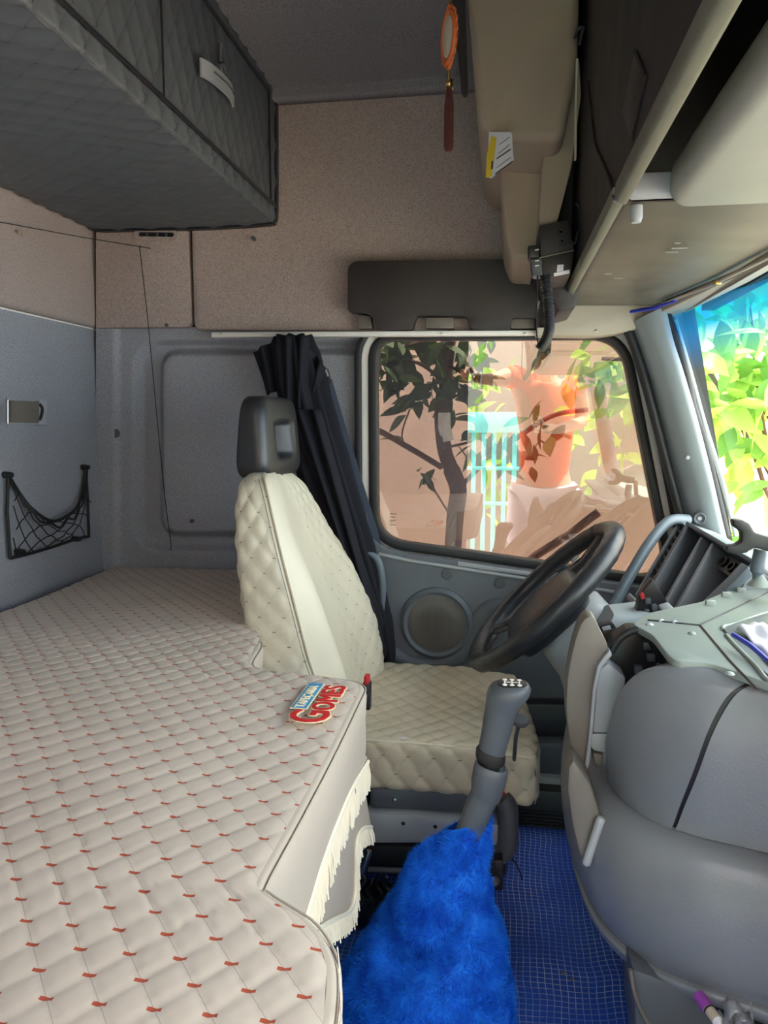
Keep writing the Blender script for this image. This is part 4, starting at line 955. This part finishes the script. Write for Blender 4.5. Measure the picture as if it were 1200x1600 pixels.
pprism('panel', [(1020, 905), (1050, 952), (1010, 972), (992, 966), (1000, 930)], 1.50, .03, M['black'], swb, .003)
pprism('red_switch', [(1000, 930), (1005, 926), (1008, 934), (1003, 938)], 1.49, .012, M['red'], swb, .001)
for x, y in ((1012, 940), (1022, 950), (1010, 957)): pprism('switch', [(x-4, y-4), (x+5, y-5), (x+6, y+4), (x-3, y+5)], 1.49, .012, M['dark'], swb, .002)
pprism('fascia_edge', [(1036, 955), (1052, 950), (1062, 960), (1042, 968)], 1.40, .05, M['light'], swb, .003)
pg = tag(tube('pillar_grab_bar', smooth_path([atY(x, y, Y) for x, y, Y in [(1074, 812, 1.84), (1052, 812, 1.80), (1034, 824, 1.77), (1010, 856, 1.73), (985, 898, 1.70), (962, 940, 1.68), (945, 975, 1.67)]], 6), .0125, M['bluegrey'], None, 14), 'slanted blue grey grab bar from the windscreen pillar to the dash', 'grab bar')
cc = thing('dash_corner', 'pale corner trim under the windscreen pillar foot', 'trim'); pprism('corner_trim', [(1070, 820), (1130, 838), (1152, 850), (1195, 880), (1180, 884), (1080, 832)], 1.78, .12, M['pillar'], cc, .005)
# phone holder
ph = thing('phone_holder', 'black two armed phone holder standing on the dash by the windscreen', 'phone holder')
hd_ = [(1146, 812), (1160, 812), (1172, 818), (1180, 832), (1200, 838), (1225, 842), (1225, 862), (1200, 862), (1180, 856), (1168, 864), (1152, 867), (1136, 864), (1136, 853), (1150, 852), (1160, 846), (1160, 832), (1146, 822)]
pprism('claw', hd_, 1.30, .022, M['black'], ph, .004); tube('swivel', [atY(1222, 852, 1.315), atY(1224, 900, 1.315), atZ(1228, 905, .716)], .008, M['black'], ph, 10)
kn = thing('ball_mount', 'short grey cylindrical knob on a ball foot at the dash edge', 'knob'); lathe('knob', [(.0005, .045), (.010, .045), (.0115, .040), (.0115, .005), (.007, 0), (.005, -.01)], atY(1182, 898, 1.34), (.1, 0, 1), M['bluegrey'], kn, 16); lathe('foot', [(.005, .02), (.012, .01), (.020, 0)], atY(1186, 915, 1.34), (0, 0, 1), M['dash_top'], kn, 16)
pn = thing('folded_paper', 'crumpled white paper lying in the dash top tray', 'paper')
g0 = atZ(1150, 985, .721); g1 = atZ(1215, 1050, .721)
grid('sheet', lambda u, v: Vector((g0.x+(g1.x-g0.x)*u+.05*v, g0.y+(g1.y-g0.y)*u+.045*v, .722+.006*abs(sin(u*6+v*4))+.003*sin(v*11))), 16, 10, M['paper'], pn, thick=.0008)
tag(tube('blue_pen', [atZ(1146, 992, .733), atZ(1172, 1008, .733), atZ(1205, 1036, .733)], [.0035, .0035, .0025], M['blue_plastic'], None, 8), 'blue pen on the paper in the dash top tray', 'pen')
# low tray with a marker and plastic
tb = thing('lower_bin', 'dark grey bin under the passenger dashboard at the lower right', 'bin')
def lbin(k): return [atY(x, y, .93+k) for x, y in [(985, 1512), (1060, 1540), (1110, 1575), (1150, 1620), (1170, 1700), (1000, 1700), (990, 1600)]]
prism('bin_wall', lbin(0), (0, .10, 0), M['dark'], tb, .012); tube('bin_rib', smooth_path([atY(x, y, .928) for x, y in [(985, 1515), (990, 1545), (1002, 1580), (1020, 1610)]], 5), .003, M['taupe'], tb, 6)
box('bin_floor', (.20, .80, .19), (.44, .95, .20), M['black'], tb, .002)
box('bin_back', (.20, .955, .19), (.44, .965, .28), M['black'], tb, .002)
mk = thing('purple_marker', 'purple and white marker sticking out of the lower right bin', 'marker')
ma, mb_ = atY(1092, 1556, .90), atY(1126, 1602, .86); tube('barrel', [ma, ma.lerp(mb_, .45)], .008, base_mat('purple', srgb(150, 70, 170), .4), mk, 12); tube('grip', [ma.lerp(mb_, .45), ma.lerp(mb_, .85)], .0068, M['header'], mk, 12); tube('tip', [ma.lerp(mb_, .85), mb_], [.006, .002], M['paper'], mk, 10); tube('dark_band', [ma.lerp(mb_, .47), ma.lerp(mb_, .53)], .0072, M['ink'], mk, 12)
pbag = base_mat('clear plastic', (.9, .92, .95), .12, spec=.8, Transmission_Weight=.75)
tag(grid('plastic_bag', lambda u, v: (lambda p: p+Vector((.006*sin(u*17+v*5), .012*sin(v*13+u*9), .008*sin(u*23))))(atY(1128+u*50, 1572+v*50, .90)), 24, 24, pbag, None, thick=.0006), 'crumpled clear plastic bag beside the purple marker', 'plastic bag')
# ---------------------------------------------------------------- gear lever and fur boot
gl = thing('gear_lever', 'dark grey gear lever with a black shift plate on its knob', 'gear lever')
GY = 1.10
def gsec(px, py, w_, d_, tilt, r=.4):
    """rounded section centred on a pixel point; w_ along X, d_ along Y"""
    c = atY(px, py, GY); ax = Vector((cos(tilt), 0, sin(tilt))); ay = Vector((0, 1, 0))
    return [c+ax*(cos(a)*abs(cos(a))**(-.15 if abs(cos(a)) > .01 else 0))*w_+ay*(sin(a)*abs(sin(a))**(-.15 if abs(sin(a)) > .01 else 0))*d_ for a in [2*pi*k/28 for k in range(28)]]
loft('knob', [gsec(*a) for a in [(767, 1180, .020, .019, -.25), (770, 1165, .0215, .020, -.25), (776, 1140, .0225, .022, -.22), (781, 1115, .024, .024, -.18), (787, 1098, .027, .027, -.1), (793, 1086, .032, .030, .0), (796, 1077, .0325, .031, .05), (797, 1070, .028, .027, .05), (798, 1067, .018, .018, .05)]], M['dark'], gl, angle=70)
plate = loft('shift_plate', [gsec(800, 1073.5, .0235, .021, .02), gsec(800, 1067, .0225, .020, .02), gsec(800, 1065.8, .019, .017, .02)], M['black'], gl, angle=50)
pc = atY(800, 1066, GY)
for dx in (-.011, 0, .011):
    box('shift_mark', pc+Vector((dx-.0009, -.013, .0003)), pc+Vector((dx+.0009, .009, .0011)), M['white'], plate, 0)
box('shift_mark', pc+Vector((-.011, -.003, .0003)), pc+Vector((.011, -.0015, .0011)), M['white'], plate, 0)
for dx in (-.011, .0, .011):
    for dy in (-.0135, .009): lathe('shift_dot', [(.0005, .0012), (.0034, .0011), (.0036, 0)], pc+Vector((dx, dy, 0)), (0, 0, 1), M['white'], plate, 14)
loft('ring', [gsec(765, 1188, .0215, .021, -.25), gsec(766, 1184, .0235, .023, -.25), gsec(767, 1176, .0235, .023, -.25), gsec(768, 1172, .021, .021, -.25)], M['blackm'], gl)
loft('inner_sleeve', [gsec(764, 1205, .017, .017, -.25), gsec(767, 1182, .017, .017, -.25)], M['black'], gl)
loft('collar', [gsec(*a) for a in [(758, 1245, .0225, .022, -.3), (762, 1225, .0265, .025, -.28), (766, 1206, .027, .026, -.25), (768, 1197, .0262, .025, -.25), (768, 1194, .023, .022, -.25), (768, 1198, .019, .019, -.25)]], M['dark'], gl, angle=70)
loft('shaft', [gsec(*a) for a in [(718, 1345, .021, .021, -.3), (732, 1305, .0215, .021, -.3), (748, 1262, .022, .0215, -.3), (758, 1240, .0222, .022, -.3)]], M['dark'], gl, angle=50)
# fur boot: hanging folds swept round the shaft
boot = thing('gear_boot', 'bright blue fluffy fur boot around the gear lever', 'gear boot')
bsec = [(1290, 700, 762), (1305, 692, 764), (1330, 672, 762), (1360, 645, 762), (1380, 634, 762), (1405, 620, 762), (1440, 600, 778), (1480, 570, 794), (1520, 545, 800), (1560, 534, 800), (1600, 528, 800), (1660, 524, 806), (1740, 522, 812)]
BP = smooth_path([Vector(a) for a in bsec], 9)
def bootring(i):
    y, l, r = BP[i]; a = atY(l, y, GY); b = atY(r, y, GY); c = (a+b)/2; w_ = (b.x-a.x)/2; t = i/(len(BP)-1); out = []
    for k in range(120):
        an = 2*pi*k/120; f = 1-.04*(1+sin(an*5+t*9+1))*(.35+t*.65)-.36*max(0, sin(t*19+2.0*sin(an*1.0+1)+1.0*cos(an*2)))**3*min(1, t*2.5)
        f += .06
        out.append(Vector((c.x+cos(an)*w_*f, c.y+sin(an)*w_*(.92)*f+.01, c.z+.012*sin(an*2+t*7)*min(1, t*2)+(.016*cos(an+.6) if t < .12 else 0))))
    return out
BR = [bootring(i) for i in range(len(BP))]
skin = loft('fur_fabric', BR[::-1], M['fur'], boot, cap=False, angle=180)
me = skin.data; me.calc_loop_triangles(); n_t = len(me.loop_triangles)
co = np.empty(len(me.vertices)*3); me.vertices.foreach_get('co', co); co = co.reshape(-1, 3)
no = np.empty(len(me.vertices)*3); me.vertex_normals.foreach_get('vector', no); no = no.reshape(-1, 3)
tv = np.empty(n_t*3, int); me.loop_triangles.foreach_get('vertices', tv); tv = tv.reshape(-1, 3)
A, B_2, C_2 = co[tv[:, 0]], co[tv[:, 1]], co[tv[:, 2]]; ar = np.linalg.norm(np.cross(B_2-A, C_2-A), axis=1)
ctr = co.mean(0); 
NF = 110000; idx = rng.choice(n_t, NF, p=ar/ar.sum()); r1, r2 = rng.random(NF), rng.random(NF); s_ = np.sqrt(r1)
P0 = A[idx]*(1-s_)[:, None]+B_2[idx]*(s_*(1-r2))[:, None]+C_2[idx]*(s_*r2)[:, None]
n0 = np.cross(B_2-A, C_2-A)[idx]; n0 /= np.linalg.norm(n0, axis=1)[:, None]+1e-12
cx_ = np.array([[P0[:, 0].mean(), GY]]); flip = ((P0[:, :2]-cx_)*n0[:, :2]).sum(1) < 0
if flip.mean() > .5: n0 = -n0
clump = np.stack([np.sin(P0[:, 2]*150+P0[:, 0]*90), np.cos(P0[:, 0]*140+P0[:, 2]*60), np.sin(P0[:, 1]*120+P0[:, 2]*110)], 1)*.45
D = n0*.9+clump+rng.normal(0, .35, (NF, 3))+np.array([0, 0, -.35]); D /= np.linalg.norm(D, axis=1)[:, None]
L_ = rng.uniform(.006, .0125, NF)[:, None]; side = np.cross(D, rng.normal(0, 1, (NF, 3))); side /= np.linalg.norm(side, axis=1)[:, None]+1e-12; side *= .00055
V = np.stack([P0-side, P0+side, P0+D*L_], 1).reshape(-1, 3)
fm = bpy.data.meshes.new('fur_pile'); fm.vertices.add(NF*3); fm.vertices.foreach_set('co', V.ravel()); fm.loops.add(NF*3); fm.loops.foreach_set('vertex_index', np.arange(NF*3, dtype=np.int32)); fm.polygons.add(NF); fm.polygons.foreach_set('loop_start', np.arange(0, NF*3, 3, dtype=np.int32)); fm.update(calc_edges=True)
fo = finish('fur_pile', fm, M['fur'], boot, False); fo['kind'] = 'stuff'
v_ = thing('floor_valve', 'small brass grey valve lying on the mat right of the fur boot', 'valve'); va, vb = atZ(781, 1452, .012), atZ(790, 1470, .012)
tube('body', [va, va.lerp(vb, .5), va.lerp(vb, .55), vb], [.006, .006, .004, .004], M['steel'], v_, 10); tube('collar', [va.lerp(vb, .3), va.lerp(vb, .42)], .0075, M['taupe'], v_, 10)
for x, y, s in ((837, 1281, .004), (765, 1402, .0025), (826, 1399, .002), (880, 1520, .0035), (893, 1530, .003)):
    c = atZ(x, y, .012); tag(box('debris', c-Vector((s, s, .001)), c+Vector((s*1.2, s, s*.4)), M['taupe'], None, .0005), 'tiny crumb of debris on the blue mat', 'debris', 'crumbs on the mat')
tag(tube('wire_end', smooth_path([atZ(790, 1335, .03), atZ(803, 1345, .03), atZ(812, 1362, .02), atZ(816, 1375, .012)], 4), .0015, M['cord'], None, 5), 'thin dark wire end on the mat beside the seat bracket', 'wire')

# ---------------------------------------------------------------- overhead console
oc = thing('overhead_console', 'black overhead console with grey lids above the windscreen', 'overhead console')
XO, ZO = .136, 1.298
def yz(pts, X): return [Vector((X, y, z)) for y, z in pts]
box('rear_panel', (XO, .0, ZO), (XO+.015, 1.0, ZO+.60), M['console'], oc, 0)
box('rear_panel', (XO, 1.0, ZO), (XO+.015, 1.93, ZO+.60), M['console'], oc, 0)
# diamond grip recess: a raised plate, coloured black to give its shade
dc = atX(992, 150, XO)
dm = prism('finger_recess', [dc+Vector(p) for p in [(-.0025, 0, .046), (-.0025, .075, .012), (-.0025, 0, -.046), (-.0025, -.075, -.012)]], (.004, 0, 0), M['black'], oc, .001)
tube('recess_lip', [dc+Vector(p) for p in [(-.002, 0, .046), (-.002, -.075, -.012), (-.002, 0, -.046)]], .0018, M['console'], dm, 6)
prism('rim', [(XO-.003, -.2, ZO-.004), (XO+.012, -.2, ZO-.010), (XO+.014, -.2, ZO+.012), (XO-.003, -.2, ZO+.02)], (0, 1.20, 0), M['rim'], oc, .004)
prism('rim', [(XO-.005, 1.004, ZO-.004), (XO+.009, 1.004, ZO-.008), (XO+.011, 1.004, ZO+.012), (XO-.005, 1.004, ZO+.018)], (0, .925, 0), M['rim'], oc, .004)
tube('corner_ridge', smooth_path([Vector((XO-.003, y, z)) for y, z in [(1.0, ZO), (1.04, ZO+.03), (1.14, ZO+.09), (1.25, ZO+.157), (1.38, ZO+.30)]], 5), .0022, M['console'], oc, 6)
box('shelf_top', (XO+.01, -.2, ZO+.16), (.62, 1.0, ZO+.18), M['black'], oc, 0)  # coloured black so the open shelf carries its depth shade
box('front_panel', (.47, -.2, ZO-.01), (.50, 1.93, ZO+.6), M['console'], oc, 0); box('end_divider', (XO+.012, .985, ZO-.006), (.47, 1.003, ZO+.18), M['black'], oc, .002)
box('cross_strip', (XO+.012, .965, ZO-.006), (.25, .998, ZO+.02), M['light'], oc, .004)
lidr = []
for y, e in ((-.2, 1), (.5, 1), (.80, 1), (.93, .98), (.965, .9), (.985, .75)):
    xs0 = .186; lidr.append([Vector((xs0+(1-e)*.06+p.x, y, ZO-.008+p.y)) for p in roundpoly([(0, -.012*e), (.24, -.012*e), (.24, .03), (0, .03)], [.026, .01, .01, .012], 5)])
loft('shelf_lid', lidr, M['lid'], oc, angle=60)
hat = prism('sun_hatch', [(XO+.016, 1.02, ZO+.004), (.425, 1.00, ZO-.008), (.415, 1.45, ZO-.008), (.35, 1.88, ZO-.004), (XO+.014, 1.90, ZO+.004)], (0, 0, .02), M['hatch'], oc, .008)
lathe('hatch_knob', [(.0005, -.022), (.006, -.021), (.008, -.015), (.0075, .0)], (XO+.030, 1.035, ZO), (0, 0, 1), M['light'], oc, 14)
tube('hatch_stay', [(.40, 1.05, ZO-.016), (.415, 1.25, ZO-.018), (.39, 1.55, ZO-.016), (.35, 1.80, ZO-.012)], .004, M['steel'], oc, 8)
for y, x in ((1.2, .405), (1.5, .388)): box('stay_clip', (x, y, ZO-.022), (x+.012, y+.02, ZO-.012), M['gold'], oc, .002)
for x, y, l in ((1050, 388, .06), (1040, 394, .05), (960, 435, .04), (945, 428, .03), (1055, 380, .02)):
    c = atZ(x, y, ZO-.0065); box('scuff', c+Vector((0, 0, -.0006)), c+Vector((l*.4, .0035, .001)), M['lid'], oc, 0)
hs = prism('windscreen_header', [(.422, -.2, ZO-.012), (.455, -.2, ZO-.02), (.448, 1.5, ZO-.02), (.42, 1.93, ZO-.022), (.355, 1.93, ZO-.022), (.42, 1.48, ZO-.012)], (0, 0, .018), M['header'], oc, .004)
tag(tube('blue_pen', [atZ(985, 487, ZO-.036), atZ(1022, 481, ZO-.036), atZ(1055, 470, ZO-.034)], [.003, .0045, .003], M['blue_plastic'], None, 8), 'blue pen tucked on the header below the overhead console', 'pen')
# beige bin and lining left of the console
bn = thing('roof_bin', 'padded beige roof bin hanging above the side visor', 'roof bin')
RBY = 1.44
pb = roundpoly([(722, -120), (908, -120), (904, 100), (880, 222), (775, 217), (746, 190)], [0, 0, 40, 24, 26, 40], 6)
prism('padded_panel', [atY(p.x, p.y, RBY) for p in pb], (0, .50, 0), M['beige'], bn, .02, 4)
pprism('side_lining', roundpoly([(778, 214), (856, 214), (852, 260), (840, 345), (836, 404), (800, 404), (787, 370)], [0, 0, 0, 0, 0, 12, 20], 4), 1.62, .30, M['beige'], bn, .012, 3)
pprism('corner_roll', roundpoly([(852, 205), (905, 90), (908, 150), (893, 260), (870, 350), (842, 356), (846, 280)], 8, 4), 1.52, .40, M['beige'], bn, .012, 3)
tube('seam', smooth_path([atY(x, y, 1.615) for x, y in [(846, 222), (850, 245), (848, 290), (842, 345)]], 5), .002, M['ink'], bn, 5)
pprism('dark_lining', [(895, 240), (905, 120), (925, 300), (900, 480), (872, 488), (838, 420), (848, 350), (872, 340)], 1.66, .2, M['console'], bn, .006)
hk2 = tag(tube('hook', smooth_path([atY(x, y, 1.38) for x, y in [(898, 60), (904, 46), (911, 44), (908, 56), (905, 70)]], 5), .003, M['ink'], None, 6), 'small dark hook at the edge of the roof bin and console', 'hook')
tag(tube('antenna_rod', [atY(902, 92, 1.34), atY(900, 170, 1.34), atY(899, 245, 1.34), atY(898, 251, 1.34)], .0022, M['header'], None, 6), 'thin pale rod hanging along the console edge', 'rod')
dp = thing('papers', 'folded white and yellow leaflets tucked under the beige roof bin', 'papers')
for k, q in enumerate(([(764, 206), (798, 206), (803, 250), (786, 262), (768, 278), (760, 276)], [(770, 206), (800, 208), (802, 252), (772, 270)])):
    pprism('leaflet', q, 1.415-k*.004, .003, M['paper'], dp, 0)
pprism('yellow_band', [(768, 212), (776, 216), (768, 276), (759, 277), (761, 240)], 1.409, .001, M['yellow'], dp, 0)
for a, b in (((776, 248), (798, 233)), ((774, 272), (801, 252))): tube('printed_line', [atY(*a, 1.4095), atY(*b, 1.4095)], .0010, M['ink'], dp, 4)
for a, b in (((780, 226), (797, 214)), ((779, 240), (796, 226)), ((776, 262), (798, 246))): tube('printed_line', [atY(*a, 1.4095), atY(*b, 1.4095)], .0005, M['ink'], dp, 4)
pprism('printed_mark', [(768, 252), (771, 251), (770, 264), (767, 264)], 1.4085, .001, M['ink'], dp, 0)
# radio unit with coiled cable
rd = thing('radio_unit', 'small dark radio box with sockets under the console end', 'radio')
pprism('upper_case', [(842, 352), (888, 343), (897, 390), (844, 402)], 1.50, .14, M['visor'], rd, .003)
pprism('lower_case', [(844, 403), (897, 391), (892, 428), (849, 433)], 1.497, .14, M['visor'], rd, .003)
tube('case_joint', [atY(842, 403, 1.496), atY(897, 391, 1.496)], .0012, M['rim'], rd, 5)
for x, y in ((876, 363), (878, 378)): lathe('socket', [(.0065, 0), (.0065, .004), (.003, .004), (.003, 0)], atY(x, y, 1.499), (0, -1, 0), M['black'], rd, 14)
pprism('label_sticker', [(871, 414), (881, 413), (880, 423), (870, 425)], 1.4955, .001, M['paper'], rd, 0); pprism('label_sticker', [(865, 427), (890, 421), (890, 427), (866, 432)], 1.4953, .001, M['paper'], rd, 0)
pprism('plug', [(825, 384), (842, 382), (842, 402), (826, 403)], 1.49, .04, M['black'], rd, .002); pprism('plug', [(829, 405), (846, 402), (848, 430), (832, 430)], 1.49, .04, M['dark'], rd, .003)
for y in (391, 408, 416): tube('plug_pin', [atY(836, y, 1.487), atY(842, y-1, 1.487)], .0018, M['steel'], rd, 6)
cpth = smooth_path([atY(x, y, 1.47) for x, y in [(852, 430), (855, 455), (858, 490), (858, 515), (852, 533), (843, 546)]], 60)
corr = tube('corrugated_cable', cpth, [.0088+.0018*(1 if (i % 6) < 3 else -1) for i in range(len(cpth))], M['black'], rd, 14)
tube('thin_cable', smooth_path([atY(x, y, 1.475) for x, y in [(840, 430), (839, 470), (838, 500), (839, 525), (842, 541)]], 6), .0015, M['cord'], rd, 6)
tube('side_cable', smooth_path([atY(x, y, 1.50) for x, y in [(889, 378), (898, 380), (902, 366), (908, 350), (905, 325), (900, 318)]], 6), .0025, M['cord'], rd, 6)
# hanging ornament
orn = thing('hanging_ornament', 'orange beaded oval charm with brown tassel hanging from the roof', 'ornament')
OY = 1.18
def oy(x, y, d=0): return atY(x, y, OY+d)
cord_top = oy(702, 0); tube('cord', [Vector((cord_top.x, OY, ZR)), cord_top, oy(702, 12)], .0018, M['gold'], orn, 6)
oc_ = oy(702, 58); ux, uz = Vector((.45, -.89, 0)).normalized(), Vector((0, 0, 1))
fr_ = [(oc_+ux*(cos(a)*.023)+uz*(sin(a)*.034)) for a in [2*pi*k/40 for k in range(41)]]
tube('oval_frame', fr_, .0045, M['orange'], orn, 8)
medal = []
nx_ = ux.cross(uz)
for d, s in ((-.003, .6), (-.003, 1), (.003, 1), (.006, .6)): medal.append([oc_+nx_*d+ux*(cos(a)*.019*s)+uz*(sin(a)*.029*s) for a in [2*pi*k/28 for k in range(28)]])
loft('medallion', medal, M['header'], orn)
for k in range(22):
    a = 2*pi*k/22; c = oc_+ux*(cos(a)*.0195)+uz*(sin(a)*.030)+nx_*-.004; lathe('bead', [(.0005, -.0025), (.0022, -.001), (.0022, .001), (.0005, .0025)], c, (0, 1, 0), M['gold'], orn, 8)
for k in range(16):
    a = 2*pi*k/16; c = oc_+ux*(cos(a)*.026)+uz*(sin(a)*.037); tube('lattice_loop', [c+ux*(.005*cos(b))+uz*(.005*sin(b)) for b in [2*pi*j/10 for j in range(11)]], .0013, M['orange'], orn, 5)
for sg, y0_, y1_ in ((1, 8, 26), (-1, 90, 108)):
    a_, b_ = oy(702, y0_), oy(702, y1_); 
    for q in range(3): tube('filigree_spray', smooth_path([a_, a_.lerp(b_, .5)+ux*(q-1)*.010, b_], 5), .002, M['orange'], orn, 5)
tube('lower_link', [oy(702, 108), oy(701, 125)], .0018, M['gold'], orn, 6)
lathe('tassel_cap', [(.003, .008), (.0055, .006), (.005, .003), (.006, 0), (.005, -.003), (.0062, -.006)], oy(702, 132), (0, 0, 1), M['gold'], orn, 16)
ts = []; t0, t1 = oy(702, 138), oy(701, 234)
for k in range(60):
    a = k*2.4; r_ = .0065*math.sqrt((k+.5)/60); e = Vector((cos(a), sin(a), 0))*r_; ts.append(loft_data(tube_data([t0+e*.6, t0.lerp(t1, .3)+e, t1+e*1.05+Vector((0, 0, random.uniform(-.002, .003)))], .0008, 4)))
multi('tassel_threads', ts, M['tassel'], orn)['kind'] = 'stuff'
strap = thing('dark_strap', 'long dark tapered strap hanging beside the roof bin', 'strap')
dsp = [(706, -160), (706, 0), (712, 60), (718, 110), (720, 142), (724, 150), (730, 148), (731, 130), (729, 60), (727, 0), (727, -160)]
pprism('blade', dsp, 1.40, .012, M['console'], strap, .003)
# ---------------------------------------------------------------- person outside (mirrored in the glass)
def person():
    root = thing('person', 'person in orange shirt and white shorts standing at the open passenger door, arm out', 'person')
    PY = -.52
    J = {'pelvis': ((.25, PY, .62), .145), 'waist': ((.25, PY, .80), .135), 'chest': ((.25, PY, 1.08), .165), 'neck0': ((.24, PY, 1.34), .075), 'neck': ((.24, PY+.01, 1.42), .055), 'head': ((.24, PY+.02, 1.56), .10), 'crown': ((.24, PY+.01, 1.68), .075),
         'ls': ((.06, PY, 1.30), .07), 'le': ((-.04, PY+.08, 1.27), .045), 'lw': ((-.13, PY+.16, 1.27), .03), 'lh': ((-.18, PY+.19, 1.28), .032),
         'rs': ((.43, PY, 1.28), .07), 're': ((.47, PY+.02, 1.02), .045), 'rw': ((.30, PY+.24, .98), .03), 'rh': ((.22, PY+.30, .99), .03),
         'lhip': ((.15, PY, .56), .11), 'lk': ((.13, PY+.03, .10), .07), 'la': ((.13, PY-.02, -.33), .045), 'lf': ((.13, PY+.12, -.40), .04),
         'rhip': ((.35, PY, .56), .11), 'rk': ((.37, PY+.03, .10), .07), 'ra': ((.38, PY-.02, -.33), .045), 'rf': ((.38, PY+.12, -.40), .04)}
    E = [('pelvis', 'waist'), ('waist', 'chest'), ('chest', 'neck0'), ('neck0', 'neck'), ('neck', 'head'), ('head', 'crown'), ('chest', 'ls'), ('ls', 'le'), ('le', 'lw'), ('lw', 'lh'), ('chest', 'rs'), ('rs', 're'), ('re', 'rw'), ('rw', 'rh'),
         ('pelvis', 'lhip'), ('lhip', 'lk'), ('lk', 'la'), ('la', 'lf'), ('pelvis', 'rhip'), ('rhip', 'rk'), ('rk', 'ra'), ('ra', 'rf')]
    def sk(name, js, es, mat, gr=0, par=root, rootj=None):
        ix = {j: i for i, j in enumerate(js)}; me = bpy.data.meshes.new(name); me.from_pydata([J[j][0] for j in js], [(ix[a], ix[b]) for a, b in es], []); o = bpy.data.objects.new(name, me); C.objects.link(o); o.parent = par
        o.modifiers.new('skin', 'SKIN'); sv = me.skin_vertices[0].data
        for j in js: r_ = J[j][1]+gr; sv[ix[j]].radius = (r_, r_*.8 if j in ('pelvis', 'waist', 'chest') else r_); sv[ix[j]].use_root = (j == (rootj or js[0]))
        m = o.modifiers.new('sub', 'SUBSURF'); m.levels = m.render_levels = 2; me.materials.append(mat); o.modifiers['skin'].use_smooth_shade = True; return o
    body = sk('body', list(J), E, M['skin'])
    J2 = dict(J); J['lm'] = ((0.0, PY+.04, 1.285), .058); J['rm'] = ((.455, PY+.01, 1.14), .058)
    sk('shirt', ['waist', 'pelvis', 'chest', 'neck0', 'ls', 'lm', 'rs', 'rm'], [('pelvis', 'waist'), ('waist', 'chest'), ('chest', 'neck0'), ('chest', 'ls'), ('ls', 'lm'), ('chest', 'rs'), ('rs', 'rm')], M['shirt'], .016)
    J['lt'] = ((.135, PY+.02, .24), .10); J['rt'] = ((.365, PY+.02, .24), .10)
    sk('shorts', ['pelvis', 'lhip', 'lt', 'rhip', 'rt'], [('pelvis', 'lhip'), ('lhip', 'lt'), ('pelvis', 'rhip'), ('rhip', 'rt')], M['shorts'], .018)
    lathe('hair', [(.001, .13), (.07, .11), (.105, .05), (.108, -.01), (.09, -.05)], (.24, PY+.0, 1.60), (0, -.2, 1), M['hair'], root, 24)
    lathe('nose', [(.001, .03), (.010, .015), (.018, -.01)], (.24, PY+.115, 1.535), (0, 1, -.2), M['skin'], root, 10)
    for dx in (-.035, .035): lathe('eye', [(.001, .006), (.009, .003), (.012, 0)], (.24+dx, PY+.108, 1.565), (0, 1, 0), M['hair'], root, 10)
    for dx in (-.10, .10): lathe('ear', [(.001, .012), (.02, .008), (.026, 0)], (.24+dx, PY+.01, 1.555), (1 if dx > 0 else -1, 0, 0), M['skin'], root, 12)
    box('mouth', (.215, PY+.10, 1.495), (.265, PY+.112, 1.503), M['tassel'], root, .002)
    for wr, hd2, sx in (('lw', 'lh', -1), ('rw', 'rh', -1)):
        c = Vector(J[hd2][0]); d = (c-Vector(J[wr][0])).normalized(); s = d.cross(Vector((0, 0, 1))).normalized(); z = s.cross(d)
        for k, L in enumerate((.065, .078, .072, .055)):
            b0 = c+d*.025+z*(.024-k*.016); tube('finger', [b0, b0+d*L*.45+s*.006, b0+d*L*.8+s*.02, b0+d*L+s*.03], [.0095, .009, .008, .006], M['skin'], root, 8)
        b0 = c+z*.025; tube('thumb', [b0, b0+z*.025+d*.02, b0+z*.035+d*.045], [.011, .010, .007], M['skin'], root, 8)
    wv = Vector(J['lw'][0]); tube('wristwatch', [wv+Vector((0, .036*cos(a), .036*sin(a))) for a in [2*pi*k/16 for k in range(17)]], .006, M['steel'], root, 8)
    box('step', (-.1, -.62, -.50), (.6, -.36, -.45), M['dark'], cl, .01)
person()
